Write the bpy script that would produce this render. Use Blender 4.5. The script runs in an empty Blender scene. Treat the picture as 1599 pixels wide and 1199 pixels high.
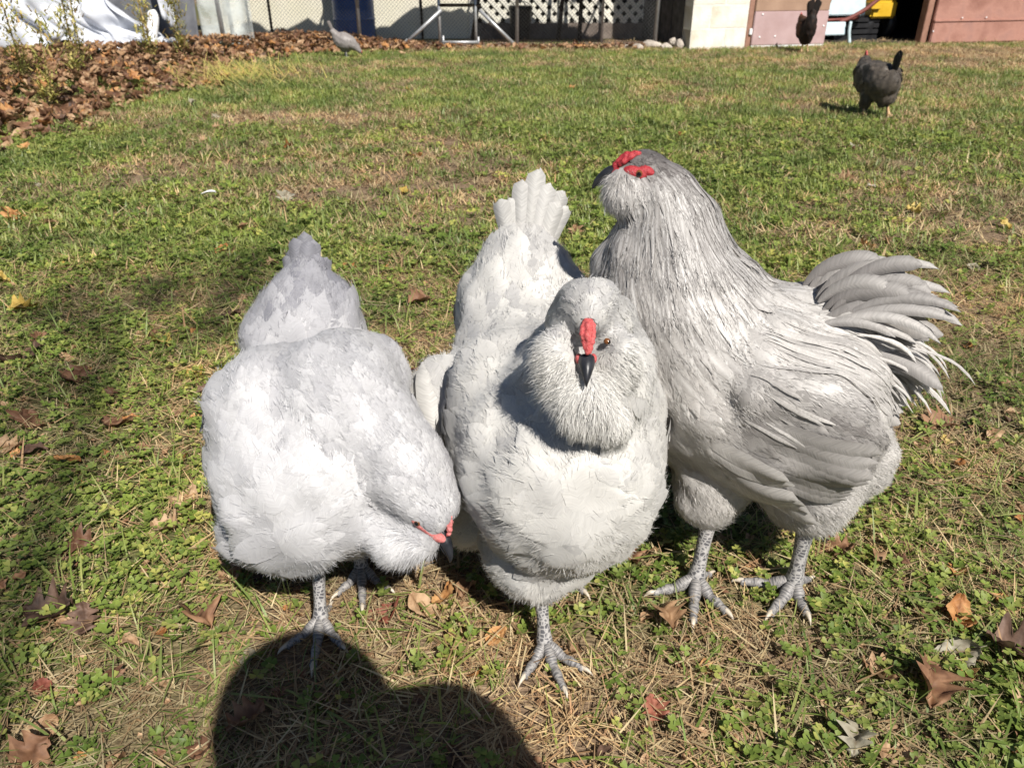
import bpy, bmesh, math, random
import numpy as np
from mathutils import Vector, Matrix, Euler
from mathutils.bvhtree import BVHTree

scene = bpy.context.scene
COL = scene.collection
rng = np.random.default_rng(11)
random.seed(11)
R = math.radians

# ------------------------------------------------------------------ camera
cam_d = bpy.data.cameras.new('camera')
cam_d.sensor_width = 36.0
cam_d.lens = 36.0 * 1200.0 / 1599.0
cam_d.clip_start = 0.05
cam_d.clip_end = 200.0
cam_d.dof.use_dof = True
cam_d.dof.focus_distance = 0.92
cam_d.dof.aperture_fstop = 13.0
cam = bpy.data.objects.new('camera', cam_d)
COL.objects.link(cam)
cam.location = (0, 0, 0.75)
cam.rotation_euler = (R(90 - 28.8), 0, 0)
scene.camera = cam

# ------------------------------------------------------------------ light
SUN_ELEV, SUN_AZ = 48.0, 27.0          # the sun stands behind the camera, to its right
sun_dir = Vector((math.sin(R(SUN_AZ)) * math.cos(R(SUN_ELEV)), -math.cos(R(SUN_AZ)) * math.cos(R(SUN_ELEV)), math.sin(R(SUN_ELEV))))
world = bpy.data.worlds.new('World')
scene.world = world
world.use_nodes = True
wn = world.node_tree.nodes
wl = world.node_tree.links
bg = wn['Background']
sky = wn.new('ShaderNodeTexSky')
sky.sky_type = 'NISHITA'
sky.sun_disc = False
sky.sun_elevation = R(SUN_ELEV)
sky.sun_rotation = R(180 - SUN_AZ)
sky.air_density = 0.7
sky.dust_density = 0.3
wl.new(sky.outputs[0], bg.inputs[0])
bg.inputs[1].default_value = 0.052
sun_d = bpy.data.lights.new('sun', 'SUN')
sun_d.energy = 5.0
sun_d.angle = R(0.55)
sun_d.color = (1.0, 0.95, 0.88)
sun = bpy.data.objects.new('sun', sun_d)
COL.objects.link(sun)
sun.location = (2, -4, 6)
sun.rotation_euler = (-sun_dir).to_track_quat('-Z', 'Y').to_euler()

scene.view_settings.view_transform = 'Standard'
scene.view_settings.look = 'None'
scene.view_settings.exposure = 0.56
scene.view_settings.gamma = 1.0
scene.view_settings.use_curve_mapping = False
scene.render.engine = 'CYCLES'
scene.cycles.use_denoising = True
scene.cycles.max_bounces = 6
scene.cycles.diffuse_bounces = 3
scene.cycles.transparent_max_bounces = 8
scene.cycles.caustics_reflective = False
scene.cycles.caustics_refractive = False

# ------------------------------------------------------------------ helpers
def tag(o, label=None, cat=None, group=None, kind=None):
    if label: o['label'] = label
    if cat: o['category'] = cat
    if group: o['group'] = group
    if kind: o['kind'] = kind
    return o

def empty(name, loc=(0, 0, 0), rz=0.0):
    o = bpy.data.objects.new(name, None)
    o.empty_display_size = 0.05
    o.location = loc
    o.rotation_euler = (0, 0, rz)
    COL.objects.link(o)
    return o

def link(name, me, mat=None, parent=None, loc=None):
    if mat is not None and len(me.materials) == 0:
        me.materials.append(mat)
    o = bpy.data.objects.new(name, me)
    COL.objects.link(o)
    if parent is not None:
        o.parent = parent
    if loc is not None:
        o.location = loc
    return o

def npmesh(name, V, F, smooth=True, attrs=None):
    """V (n,3); F (m,3|4) array or list of such arrays; attrs name -> (type, array)"""
    me = bpy.data.meshes.new(name)
    V = np.asarray(V, dtype=np.float32)
    if not isinstance(F, (list, tuple)):
        F = [F]
    F = [np.asarray(f, dtype=np.int32) for f in F if len(f)]
    me.vertices.add(len(V))
    me.vertices.foreach_set('co', V.ravel())
    nl = sum(f.size for f in F)
    npoly = sum(len(f) for f in F)
    me.loops.add(nl)
    me.polygons.add(npoly)
    me.loops.foreach_set('vertex_index', np.concatenate([f.ravel() for f in F]))
    tot = np.concatenate([np.full(len(f), f.shape[1], dtype=np.int32) for f in F])
    st = np.concatenate([[0], np.cumsum(tot)[:-1]]).astype(np.int32)
    me.polygons.foreach_set('loop_start', st)
    me.update(calc_edges=True)
    me.validate()
    if smooth:
        me.polygons.foreach_set('use_smooth', np.ones(len(me.polygons), dtype=bool))
    if attrs:
        for k, (t, a) in attrs.items():
            at = me.attributes.new(k, t, 'POINT')
            a = np.asarray(a, dtype=np.float32)
            if t == 'FLOAT_COLOR':
                if a.shape[1] == 3:
                    a = np.concatenate([a, np.ones((len(a), 1), np.float32)], 1)
                at.data.foreach_set('color', a.ravel())
            elif t == 'FLOAT_VECTOR':
                at.data.foreach_set('vector', a.ravel())
            else:
                at.data.foreach_set('value', a.ravel())
    return me

def catmull(P, n):
    P = np.asarray(P, float)
    k = len(P)
    t = np.linspace(0, k - 1, n)
    i = np.clip(np.floor(t).astype(int), 0, k - 2)
    f = (t - i)[:, None]
    p0 = P[np.clip(i - 1, 0, k - 1)]; p1 = P[i]; p2 = P[i + 1]; p3 = P[np.clip(i + 2, 0, k - 1)]
    return 0.5 * ((2 * p1) + (-p0 + p2) * f + (2 * p0 - 5 * p1 + 4 * p2 - p3) * f ** 2 + (-p0 + 3 * p1 - 3 * p2 + p3) * f ** 3)

def nrm(a):
    a = np.asarray(a, float)
    return a / np.maximum(np.linalg.norm(a, axis=-1, keepdims=True), 1e-9)

def loft(P, n=None, ring=20, lat=None):
    """closed tube along P rows (x,y,z,rw,rh); returns V, list of faces, plus (arc length, angle) per vertex"""
    P = np.asarray(P, float)
    n = n or max(6, 4 * len(P))
    S = catmull(P[:, :5], n)
    S[:, 3:] = np.maximum(S[:, 3:], 1e-4)
    T = nrm(np.gradient(S[:, :3], axis=0))
    if lat is None:
        a = np.array([0, 0, 1.0]) if abs(T[:, 2]).mean() < 0.8 else np.array([0, 1.0, 0])
        lat = np.cross(T.mean(0), a)
    lat = nrm(np.asarray(lat, float))
    U = nrm(np.cross(lat[None], T))
    Lt = nrm(np.cross(T, U))
    th = np.linspace(0, 2 * np.pi, ring, endpoint=False)
    c, s = np.cos(th), np.sin(th)
    V = S[:, None, :3] + Lt[:, None] * (c[None, :, None] * S[:, 3][:, None, None]) + U[:, None] * (s[None, :, None] * S[:, 4][:, None, None])
    V = V.reshape(-1, 3)
    i = np.arange(n - 1)[:, None]; j = np.arange(ring)[None]
    q = np.stack([i * ring + j, i * ring + (j + 1) % ring, (i + 1) * ring + (j + 1) % ring, (i + 1) * ring + j], -1).reshape(-1, 4)
    nv = len(V)
    V = np.concatenate([V, S[:1, :3] - T[:1] * S[:1, 3:4] * 0.3, S[-1:, :3] + T[-1:] * S[-1:, 3:4] * 0.3])
    jj = np.arange(ring)
    t1 = np.stack([np.full(ring, nv), (jj + 1) % ring, jj], -1)
    o = (n - 1) * ring
    t2 = np.stack([np.full(ring, nv + 1), o + jj, o + (jj + 1) % ring], -1)
    al = np.concatenate([[0], np.cumsum(np.linalg.norm(np.diff(S[:, :3], axis=0), axis=1))])
    uv = np.stack([np.repeat(al, ring), np.tile(th, n), np.repeat(S[:, 3], ring)], -1)
    uv = np.concatenate([uv, [[0, 0, S[0, 3]], [al[-1], 0, S[-1, 3]]]])
    return V, [q, np.concatenate([t1, t2])], uv

def ellipsoid(c, r, ax=None, nu=16, nv=24):
    th = np.linspace(0.0, np.pi, nu)[1:-1]
    ph = np.linspace(0, 2 * np.pi, nv, endpoint=False)
    V = np.stack([np.outer(np.sin(th), np.cos(ph)), np.outer(np.sin(th), np.sin(ph)), np.outer(np.cos(th), np.ones(nv))], -1).reshape(-1, 3)
    V = np.concatenate([V, [[0, 0, 1], [0, 0, -1]]]) * np.asarray(r, float)
    if ax is not None:
        V = V @ np.array(Euler([R(a) for a in ax]).to_matrix()).T
    V = V + np.asarray(c, float)
    m = len(th)
    i = np.arange(m - 1)[:, None]; j = np.arange(nv)[None]
    q = np.stack([i * nv + j, (i + 1) * nv + j, (i + 1) * nv + (j + 1) % nv, i * nv + (j + 1) % nv], -1).reshape(-1, 4)
    jj = np.arange(nv)
    t1 = np.stack([np.full(nv, m * nv), jj, (jj + 1) % nv], -1)
    t2 = np.stack([np.full(nv, m * nv + 1), (m - 1) * nv + (jj + 1) % nv, (m - 1) * nv + jj], -1)
    return V, [q, np.concatenate([t1, t2])]

def join(parts):
    """parts: list of (V, [faces]) -> V, [faces]"""
    Vs, Fs, o = [], [], 0
    for p in parts:
        V, F = p[0], p[1]
        Vs.append(V)
        for f in F:
            Fs.append(np.asarray(f) + o)
        o += len(V)
    by = {}
    for f in Fs:
        by.setdefault(f.shape[1], []).append(f)
    return np.concatenate(Vs), [np.concatenate(v) for v in by.values()]

def melt(parts, voxel, smooth_it):
    """voxel-fuse closed shapes into one continuous skin"""
    V, F = join(parts)
    me = npmesh('tmp', V, F)
    o = bpy.data.objects.new('tmp', me)
    COL.objects.link(o)
    m = o.modifiers.new('r', 'REMESH'); m.mode = 'VOXEL'; m.voxel_size = voxel; m.use_smooth_shade = True
    s = o.modifiers.new('s', 'SMOOTH'); s.factor = 0.5; s.iterations = smooth_it
    dg = bpy.context.evaluated_depsgraph_get()
    out = bpy.data.meshes.new_from_object(o.evaluated_get(dg))
    bpy.data.objects.remove(o)
    bpy.data.meshes.remove(me)
    return out

# ---- materials
def newmat(name):
    m = bpy.data.materials.new(name)
    m.use_nodes = True
    nt = m.node_tree
    return m, nt, nt.nodes, nt.links, nt.nodes['Principled BSDF']

def ramp(nodes, pts):
    r = nodes.new('ShaderNodeValToRGB')
    el = r.color_ramp.elements
    while len(el) > 1:
        el.remove(el[-1])
    el[0].position = pts[0][0]; el[0].color = (*pts[0][1], 1)
    for p, c in pts[1:]:
        e = el.new(p); e.color = (*c, 1)
    return r

def noisy(name, c1, c2, scale=8.0, rough=0.8, bump=0.2, bscale=60.0, spec=0.3, metal=0.0, coord='Object', detail=6.0, c3=None, dist=0.01):
    m, nt, N, L, P = newmat(name)
    tc = N.new('ShaderNodeTexCoord')
    n = N.new('ShaderNodeTexNoise'); n.inputs['Scale'].default_value = scale; n.inputs['Detail'].default_value = detail
    L.new(tc.outputs[coord], n.inputs['Vector'])
    pts = [(0.32, c1), (0.68, c2)] if c3 is None else [(0.3, c1), (0.52, c2), (0.7, c3)]
    r = ramp(N, pts)
    L.new(n.outputs['Fac'], r.inputs[0])
    L.new(r.outputs[0], P.inputs['Base Color'])
    P.inputs['Roughness'].default_value = rough
    P.inputs['Specular IOR Level'].default_value = spec
    P.inputs['Metallic'].default_value = metal
    if bump:
        n2 = N.new('ShaderNodeTexNoise'); n2.inputs['Scale'].default_value = bscale; n2.inputs['Detail'].default_value = 4
        L.new(tc.outputs[coord], n2.inputs['Vector'])
        b = N.new('ShaderNodeBump'); b.inputs['Strength'].default_value = bump; b.inputs['Distance'].default_value = dist
        L.new(n2.outputs['Fac'], b.inputs['Height'])
        L.new(b.outputs[0], P.inputs['Normal'])
    return m

def boxmesh(name, sx, sy, sz, bev=0.0):
    bm = bmesh.new()
    bmesh.ops.create_cube(bm, size=1.0)
    bmesh.ops.scale(bm, vec=(sx, sy, sz), verts=bm.verts)
    if bev:
        bmesh.ops.bevel(bm, geom=bm.edges[:], offset=bev, segments=2, affect='EDGES')
    me = bpy.data.meshes.new(name)
    bm.to_mesh(me); bm.free()
    return me

def box(name, size, loc, mat, parent=None, rot=(0, 0, 0), bev=0.004):
    o = link(name, boxmesh(name, *size, bev=bev), mat, parent, loc)
    o.rotation_euler = rot
    return o

def bar(name, a, b, r, mat, parent=None, sides=10, square=False):
    """a straight tube or square bar from a to b (world coords unless parented)"""
    a, b = Vector(a), Vector(b)
    d = b - a
    bm = bmesh.new()
    if square:
        bmesh.ops.create_cube(bm, size=1.0)
        bmesh.ops.scale(bm, vec=(2 * r, 2 * r, d.length), verts=bm.verts)
        bmesh.ops.bevel(bm, geom=bm.edges[:], offset=r * 0.2, segments=1, affect='EDGES')
    else:
        bmesh.ops.create_cone(bm, cap_ends=True, segments=sides, radius1=r, radius2=r, depth=d.length)
    me = bpy.data.meshes.new(name)
    bm.to_mesh(me); bm.free()
    if not square:
        for p in me.polygons: p.use_smooth = len(p.vertices) == 4
    o = link(name, me, mat, parent, (a + b) / 2)
    o.rotation_euler = d.to_track_quat('Z', 'Y').to_euler()
    return o

_g = np.random.default_rng(5).random((64, 64))
def vnoise(x, y, s):
    """smooth value noise 0..1, s = cells per metre"""
    x = np.asarray(x) * s + 17.3; y = np.asarray(y) * s + 5.1
    i = np.floor(x).astype(int); j = np.floor(y).astype(int)
    fx = x - i; fy = y - j
    fx = fx * fx * (3 - 2 * fx); fy = fy * fy * (3 - 2 * fy)
    g = lambda a, b: _g[a % 64, b % 64]
    return (g(i, j) * (1 - fx) + g(i + 1, j) * fx) * (1 - fy) + (g(i, j + 1) * (1 - fx) + g(i + 1, j + 1) * fx) * fy
def fbm(x, y, s):
    return (vnoise(x, y, s) + 0.5 * vnoise(x, y, 2.1 * s) + 0.25 * vnoise(x, y, 4.3 * s)) / 1.75
# ------------------------------------------------------------------ ground
def bare(x, y):
    """0 lush .. 1 dry: where the lawn is worn to straw"""
    v = fbm(x, y, 1.6)
    w = np.clip((v - 0.42) * 3.2, 0, 1) * 0.75
    for bx, by, rx, ry, a in [(-.585, 2.93, .60, .32, 1.0), (-1.2, 4.3, 1.1, .35, 1.0), (-.3, 3.6, .5, .25, .5), (-.79, 1.75, .3, .2, .6), (.02, .55, .25, .12, .95), (.26, .66, .2, .1, .8),
                          (-.35, 1.98, .25, .2, .45), (3.4, 6.9, 2.2, .6, 1.1), (4.3, 7.7, 2.4, .9, 1.2), (2.6, 7.6, 1.2, .5, .8), (0.2, 8.0, 3.2, .28, 1.0), (-.9, 7.9, 1.5, .25, .6), (2.6, 4.1, 1.2, .25, .4), (.07, .68, .1, .06, .7), (-.5, .6, .25, .1, .35)]:
        w = np.maximum(w, a * np.exp(-(((x - bx) / rx) ** 2 + ((y - by) / ry) ** 2)) * (0.7 + 0.5 * vnoise(x, y, 7)))
    return np.clip(w, 0, 1)

gx = np.concatenate([np.linspace(-60, -8, 14), np.linspace(-7.5, 7.5, 170), np.linspace(8, 60, 14)])
gy = np.concatenate([np.linspace(-40, -2, 12), np.linspace(-1.5, 10.5, 150), np.linspace(11, 90, 20)])
X, Yg = np.meshgrid(gx, gy)
Z = (fbm(X, Yg, 2.3) - 0.5) * 0.014
Z = np.where((np.abs(X) < 1.2) & (Yg < 1.6), Z * 0.4, Z)
V = np.stack([X, Yg, Z], -1).reshape(-1, 3)
ny, nx = X.shape
i = np.arange(ny - 1)[:, None]; j = np.arange(nx - 1)[None]
Q = np.stack([i * nx + j, i * nx + j + 1, (i + 1) * nx + j + 1, (i + 1) * nx + j], -1).reshape(-1, 4)
m_soil, nt, N, L, P = newmat('soil_and_thatch')
tc = N.new('ShaderNodeTexCoord')
at = N.new('ShaderNodeAttribute'); at.attribute_name = 'dry'
n1 = N.new('ShaderNodeTexNoise'); n1.inputs['Scale'].default_value = 70; n1.inputs['Detail'].default_value = 8
n2 = N.new('ShaderNodeTexNoise'); n2.inputs['Scale'].default_value = 9; n2.inputs['Detail'].default_value = 5
mp = N.new('ShaderNodeMapping'); mp.inputs['Scale'].default_value = (1.0, 3.0, 1.0)
L.new(tc.outputs['Object'], mp.inputs[0])
L.new(mp.outputs[0], n1.inputs['Vector']); L.new(tc.outputs['Object'], n2.inputs['Vector'])
ra = ramp(N, [(0.3, (.055, .050, .022)), (0.5, (.10, .105, .040)), (0.7, (.19, .165, .075))])
rb = ramp(N, [(0.3, (.09, .060, .040)), (0.5, (.20, .14, .09)), (0.68, (.34, .25, .165))])
L.new(n1.outputs['Fac'], ra.inputs[0]); L.new(n1.outputs['Fac'], rb.inputs[0])
ad = N.new('ShaderNodeMath'); ad.operation = 'MULTIPLY_ADD'; ad.inputs[1].default_value = 0.5; 
L.new(n2.outputs['Fac'], ad.inputs[0]); L.new(at.outputs['Fac'], ad.inputs[2])
rm = ramp(N, [(0.35, (0, 0, 0)), (0.85, (1, 1, 1))])
L.new(ad.outputs[0], rm.inputs[0])
mx = N.new('ShaderNodeMixRGB'); L.new(rm.outputs[0], mx.inputs[0]); L.new(ra.outputs[0], mx.inputs[1]); L.new(rb.outputs[0], mx.inputs[2])
L.new(mx.outputs[0], P.inputs['Base Color'])
P.inputs['Roughness'].default_value = 0.95; P.inputs['Specular IOR Level'].default_value = 0.1
b = N.new('ShaderNodeBump'); b.inputs['Strength'].default_value = 0.8; b.inputs['Distance'].default_value = 0.01
L.new(n1.outputs['Fac'], b.inputs['Height']); L.new(b.outputs[0], P.inputs['Normal'])
me = npmesh('ground', V, Q, True, {'dry': ('FLOAT', bare(V[:, 0], V[:, 1]))})
tag(link('ground', me, m_soil), 'worn autumn lawn soil with thatch', None, None, 'structure')

# ---- plant prototypes: small clumps, instanced over the lawn
def leaf_mat(name, cols, transl=0.3, rough=0.55, patch=None, spec=0.3):
    m, nt, N, L, P = newmat(name)
    oi = N.new('ShaderNodeObjectInfo')
    at = N.new('ShaderNodeAttribute'); at.attribute_name = 'rnd'
    ad = N.new('ShaderNodeMath'); ad.operation = 'ADD'
    L.new(oi.outputs['Random'], ad.inputs[0]); L.new(at.outputs['Fac'], ad.inputs[1])
    fr = N.new('ShaderNodeMath'); fr.operation = 'FRACT'; L.new(ad.outputs[0], fr.inputs[0])
    k = len(cols)
    r = ramp(N, [((i + .5) / k, c) for i, c in enumerate(cols)])
    L.new(fr.outputs[0], r.inputs[0])
    # patches of darker and paler growth across the lawn
    ge = N.new('ShaderNodeNewGeometry')
    no = N.new('ShaderNodeTexNoise'); no.inputs['Scale'].default_value = 2.6; no.inputs['Detail'].default_value = 5; no.inputs['Roughness'].default_value = .62
    L.new(ge.outputs['Position'], no.inputs['Vector'])
    rp = ramp(N, [(.36, (.74, .80, .72)), (.5, (1.10, 1.10, 1.0)), (.64, (1.45, 1.36, 1.15))]); L.new(no.outputs['Fac'], rp.inputs[0])
    mu = N.new('ShaderNodeMixRGB'); mu.blend_type = 'MULTIPLY'; mu.inputs[0].default_value = 1.0
    L.new(r.outputs[0], mu.inputs[1]); L.new(rp.outputs[0], mu.inputs[2]); r = mu
    L.new(r.outputs[0], P.inputs['Base Color'])
    P.inputs['Roughness'].default_value = rough
    P.inputs['Specular IOR Level'].default_value = spec
    tr = N.new('ShaderNodeBsdfTranslucent')
    L.new(r.outputs[0], tr.inputs['Color'])
    ms = N.new('ShaderNodeMixShader'); ms.inputs[0].default_value = transl
    L.new(P.outputs[0], ms.inputs[1]); L.new(tr.outputs[0], ms.inputs[2])
    L.new(ms.outputs[0], N['Material Output'].inputs['Surface'])
    return m

M_CLOVER = leaf_mat('clover_green', [(.105, .155, .030), (.15, .205, .042), (.20, .255, .058), (.12, .165, .042), (.25, .29, .08), (.10, .145, .033), (.34, .34, .10)], .28, .5)
M_GRASS = leaf_mat('grass_green', [(.13, .18, .042), (.19, .24, .062), (.24, .28, .085), (.31, .32, .12), (.12, .18, .05), (.28, .28, .12), (.16, .23, .06)], 0.3, 0.45)
M_STRAW = leaf_mat('dry_straw', [(.46, .34, .20), (.30, .205, .12), (.56, .46, .30), (.21, .135, .08), (.40, .27, .16), (.50, .41, .26), (.16, .10, .06), (.36, .22, .13)], 0.2, 0.7)

def blade(base, ang, length, width, lean, curl, segs=3, flat=0.0):
    """grass blade: V (2*segs+1), quads+tri"""
    d = np.array([math.cos(ang), math.sin(ang), 0]); s = np.array([-math.sin(ang), math.cos(ang), 0])
    V = []; p = np.array(base, float); a = lean
    for k in range(segs):
        w = width * (1 - 0.75 * (k / segs) ** 1.5) * 0.5
        V += [p + s * w, p - s * w]
        p = p + (d * math.sin(a) + np.array([0, 0, 1]) * math.cos(a)) * length / segs
        a += curl / segs
    V.append(p)
    q = [[2 * k, 2 * k + 1, 2 * k + 3, 2 * k + 2] for k in range(segs - 1)]
    t = [[2 * segs - 2, 2 * segs - 1, 2 * segs]]
    return np.array(V), [np.array(q).reshape(-1, 4), np.array(t)]

def clover(base, h, size, r):
    """three rounded leaflets on a petiole"""
    parts = []
    az0 = r.uniform(0, 6.28); lean = r.uniform(0, .5)
    top = np.array(base) + np.array([math.cos(az0) * lean * h, math.sin(az0) * lean * h, h])
    parts.append(blade(base, az0, float(np.linalg.norm(top - base)), size * .14, math.atan(lean), 0.0, 2))
    tilt = r.uniform(-.35, .35, 2)
    a1 = r.uniform(0, 6.28)
    for k in range(3):
        a = a1 + k * 2.094 + r.uniform(-.2, .2)
        d = np.array([math.cos(a), math.sin(a), 0]); s = np.array([-d[1], d[0], 0])
        prof = [(0.02, .06), (.35, .36), (.7, .5), (.95, .36)]
        V = []
        up = r.uniform(-.15, .35)
        for (u, w) in prof:
            zc = size * (up * u)
            c = top + d * u * size
            V += [c + s * w * size + [0, 0, zc + .14 * size * w * 2], c + [0, 0, zc], c - s * w * size + [0, 0, zc + .14 * size * w * 2]]
        V.append(top + d * size * .93 + [0, 0, size * up])
        V = np.array(V)
        V[:, 2] += (V[:, :2] - top[:2]) @ tilt
        q = [[3 * i + j, 3 * i + j + 1, 3 * i + j + 4, 3 * i + j + 3] for i in range(3) for j in range(2)]
        t = [[9, 10, 12], [10, 11, 12]]
        parts.append((V, [np.array(q), np.array(t)]))
    return parts

def proto(name, parts, rnds, mat):
    V, F = join(parts)
    rn = np.concatenate([np.full(len(p[0]), r) for p, r in zip(parts, rnds)])
    me = npmesh(name, V, F, True, {'rnd': ('FLOAT', rn)})
    me.materials.append(mat)
    return bpy.data.objects.new(name, me)

def collection(name, objs):
    c = bpy.data.collections.new(name)
    for o in objs: c.objects.link(o)
    return c

def scatter(name, label, coll, pts, rot, scl, idx):
    n = len(pts)
    me = bpy.data.meshes.new(name)
    me.vertices.add(n)
    me.vertices.foreach_set('co', np.asarray(pts, np.float32).ravel())
    a = me.attributes.new('rot', 'FLOAT_VECTOR', 'POINT'); a.data.foreach_set('vector', np.asarray(rot, np.float32).ravel())
    a = me.attributes.new('scl', 'FLOAT', 'POINT'); a.data.foreach_set('value', np.asarray(scl, np.float32))
    a = me.attributes.new('idx', 'INT', 'POINT'); a.data.foreach_set('value', np.asarray(idx, np.int32))
    o = link(name, me)
    ng = bpy.data.node_groups.new(name, 'GeometryNodeTree')
    ng.interface.new_socket('Geometry', in_out='INPUT', socket_type='NodeSocketGeometry')
    ng.interface.new_socket('Geometry', in_out='OUTPUT', socket_type='NodeSocketGeometry')
    gi = ng.nodes.new('NodeGroupInput'); go = ng.nodes.new('NodeGroupOutput')
    ci = ng.nodes.new('GeometryNodeCollectionInfo'); ci.inputs['Collection'].default_value = coll
    ci.inputs['Separate Children'].default_value = True; ci.inputs['Reset Children'].default_value = True
    ip = ng.nodes.new('GeometryNodeInstanceOnPoints'); ip.inputs['Pick Instance'].default_value = True
    def na(k, t):
        q = ng.nodes.new('GeometryNodeInputNamedAttribute'); q.data_type = t; q.inputs['Name'].default_value = k
        return q.outputs['Attribute']
    ng.links.new(gi.outputs[0], ip.inputs['Points'])
    ng.links.new(ci.outputs[0], ip.inputs['Instance'])
    ng.links.new(na('rot', 'FLOAT_VECTOR'), ip.inputs['Rotation'])
    ng.links.new(na('scl', 'FLOAT'), ip.inputs['Scale'])
    ng.links.new(na('idx', 'INT'), ip.inputs['Instance Index'])
    ng.links.new(ip.outputs[0], go.inputs[0])
    md = o.modifiers.new('scatter', 'NODES'); md.node_group = ng
    tag(o, label, None, None, 'stuff')
    return o

pr = np.random.default_rng(3)
# near plants, singly
clovers = []
for k in range(10):
    parts = []
    for q in range(3):
        parts += clover(np.array([*pr.uniform(-.012, .012, 2), 0]), pr.uniform(.006, .022), pr.uniform(.0048, .0085), pr)
    clovers.append(proto('clover_sprig.%02d' % k, parts, [0.25 * pr.random() for _ in parts], M_CLOVER))
C_CLOVER = collection('clover_sprigs', clovers)
grasses = []
for k in range(10):
    parts = [blade([*pr.uniform(-.01, .01, 2), 0], pr.uniform(0, 6.28), pr.uniform(.02, .06) * (1.6 if k > 7 else 1), pr.uniform(.0018, .0036) * (1.4 if k > 7 else 1), pr.uniform(.3, 1.25), pr.uniform(.1, 1.0), 4) for _ in range(5)]
    grasses.append(proto('grass_tuft.%02d' % k, parts, [0.3 * pr.random() for _ in parts], M_GRASS))
C_GRASS = collection('grass_tufts', grasses)
broad = []
for k in range(10):
    parts = [blade([*pr.uniform(-.02, .02, 2), pr.uniform(.006, .018)], pr.uniform(0, 6.28), pr.uniform(.04, .11), pr.uniform(.0030, .0058), pr.uniform(1.15, 1.5), pr.uniform(-.1, .45), 5) for _ in range(3)]
    broad.append(proto('broad_blade.%02d' % k, parts, [pr.random() for _ in parts], M_GRASS if k < 7 else M_STRAW))
C_BROAD = collection('broad_blades', broad)
straws = []
for k in range(8):
    parts = [blade([*pr.uniform(-.015, .015, 2), pr.uniform(.001, .012)], pr.uniform(0, 6.28), pr.uniform(.015, .06), pr.uniform(.0008, .0022), pr.uniform(1.25, 1.62), pr.uniform(-.25, .35), 3) for _ in range(7)]
    straws.append(proto('straw_wisp.%02d' % k, parts, [pr.random() * .9 for _ in parts], M_STRAW))
C_STRAW = collection('straw_wisps', straws)
# far clumps
far = []
for k in range(8):
    parts = [blade([*pr.uniform(-.045, .045, 2), 0], pr.uniform(0, 6.28), pr.uniform(.02, .045), pr.uniform(.0035, .0065), pr.uniform(.3, 1.2), pr.uniform(.1, .9), 2) for _ in range(26)]
    far.append(proto('lawn_clump.%02d' % k, parts, [0.35 * pr.random() for _ in parts], M_GRASS))
C_FAR = collection('lawn_clumps', far)
fars = []
for k in range(6):
    parts = [blade([*pr.uniform(-.05, .05, 2), pr.uniform(0, .01)], pr.uniform(0, 6.28), pr.uniform(.02, .06), pr.uniform(.003, .005), pr.uniform(.8, 1.5), pr.uniform(-.1, .5), 2) for _ in range(20)]
    fars.append(proto('straw_clump.%02d' % k, parts, [0.9 * pr.random() for _ in parts], M_STRAW))
C_FARS = collection('straw_clumps', fars)

FEET = []      # filled before the lawn is sown: plants keep clear of the birds' toes
def sow(x0, x1, y0, y1, dens, accept, seed):
    g = np.random.default_rng(seed)
    n = int((x1 - x0) * (y1 - y0) * dens)
    p = np.stack([g.uniform(x0, x1, n), g.uniform(y0, y1, n)], -1)
    p = p[np.abs(p[:, 0]) < 0.74 * (p[:, 1] * .9 + .36) + .25]
    p = p[g.random(len(p)) < accept(p[:, 0], p[:, 1])]
    n = len(p)
    z = np.full(n, 0.0)
    rot = np.stack([g.normal(0, .12, n), g.normal(0, .12, n), g.uniform(0, 6.28, n)], -1)
    return np.concatenate([p, z[:, None]], 1), rot, g.random(n), g

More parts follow.
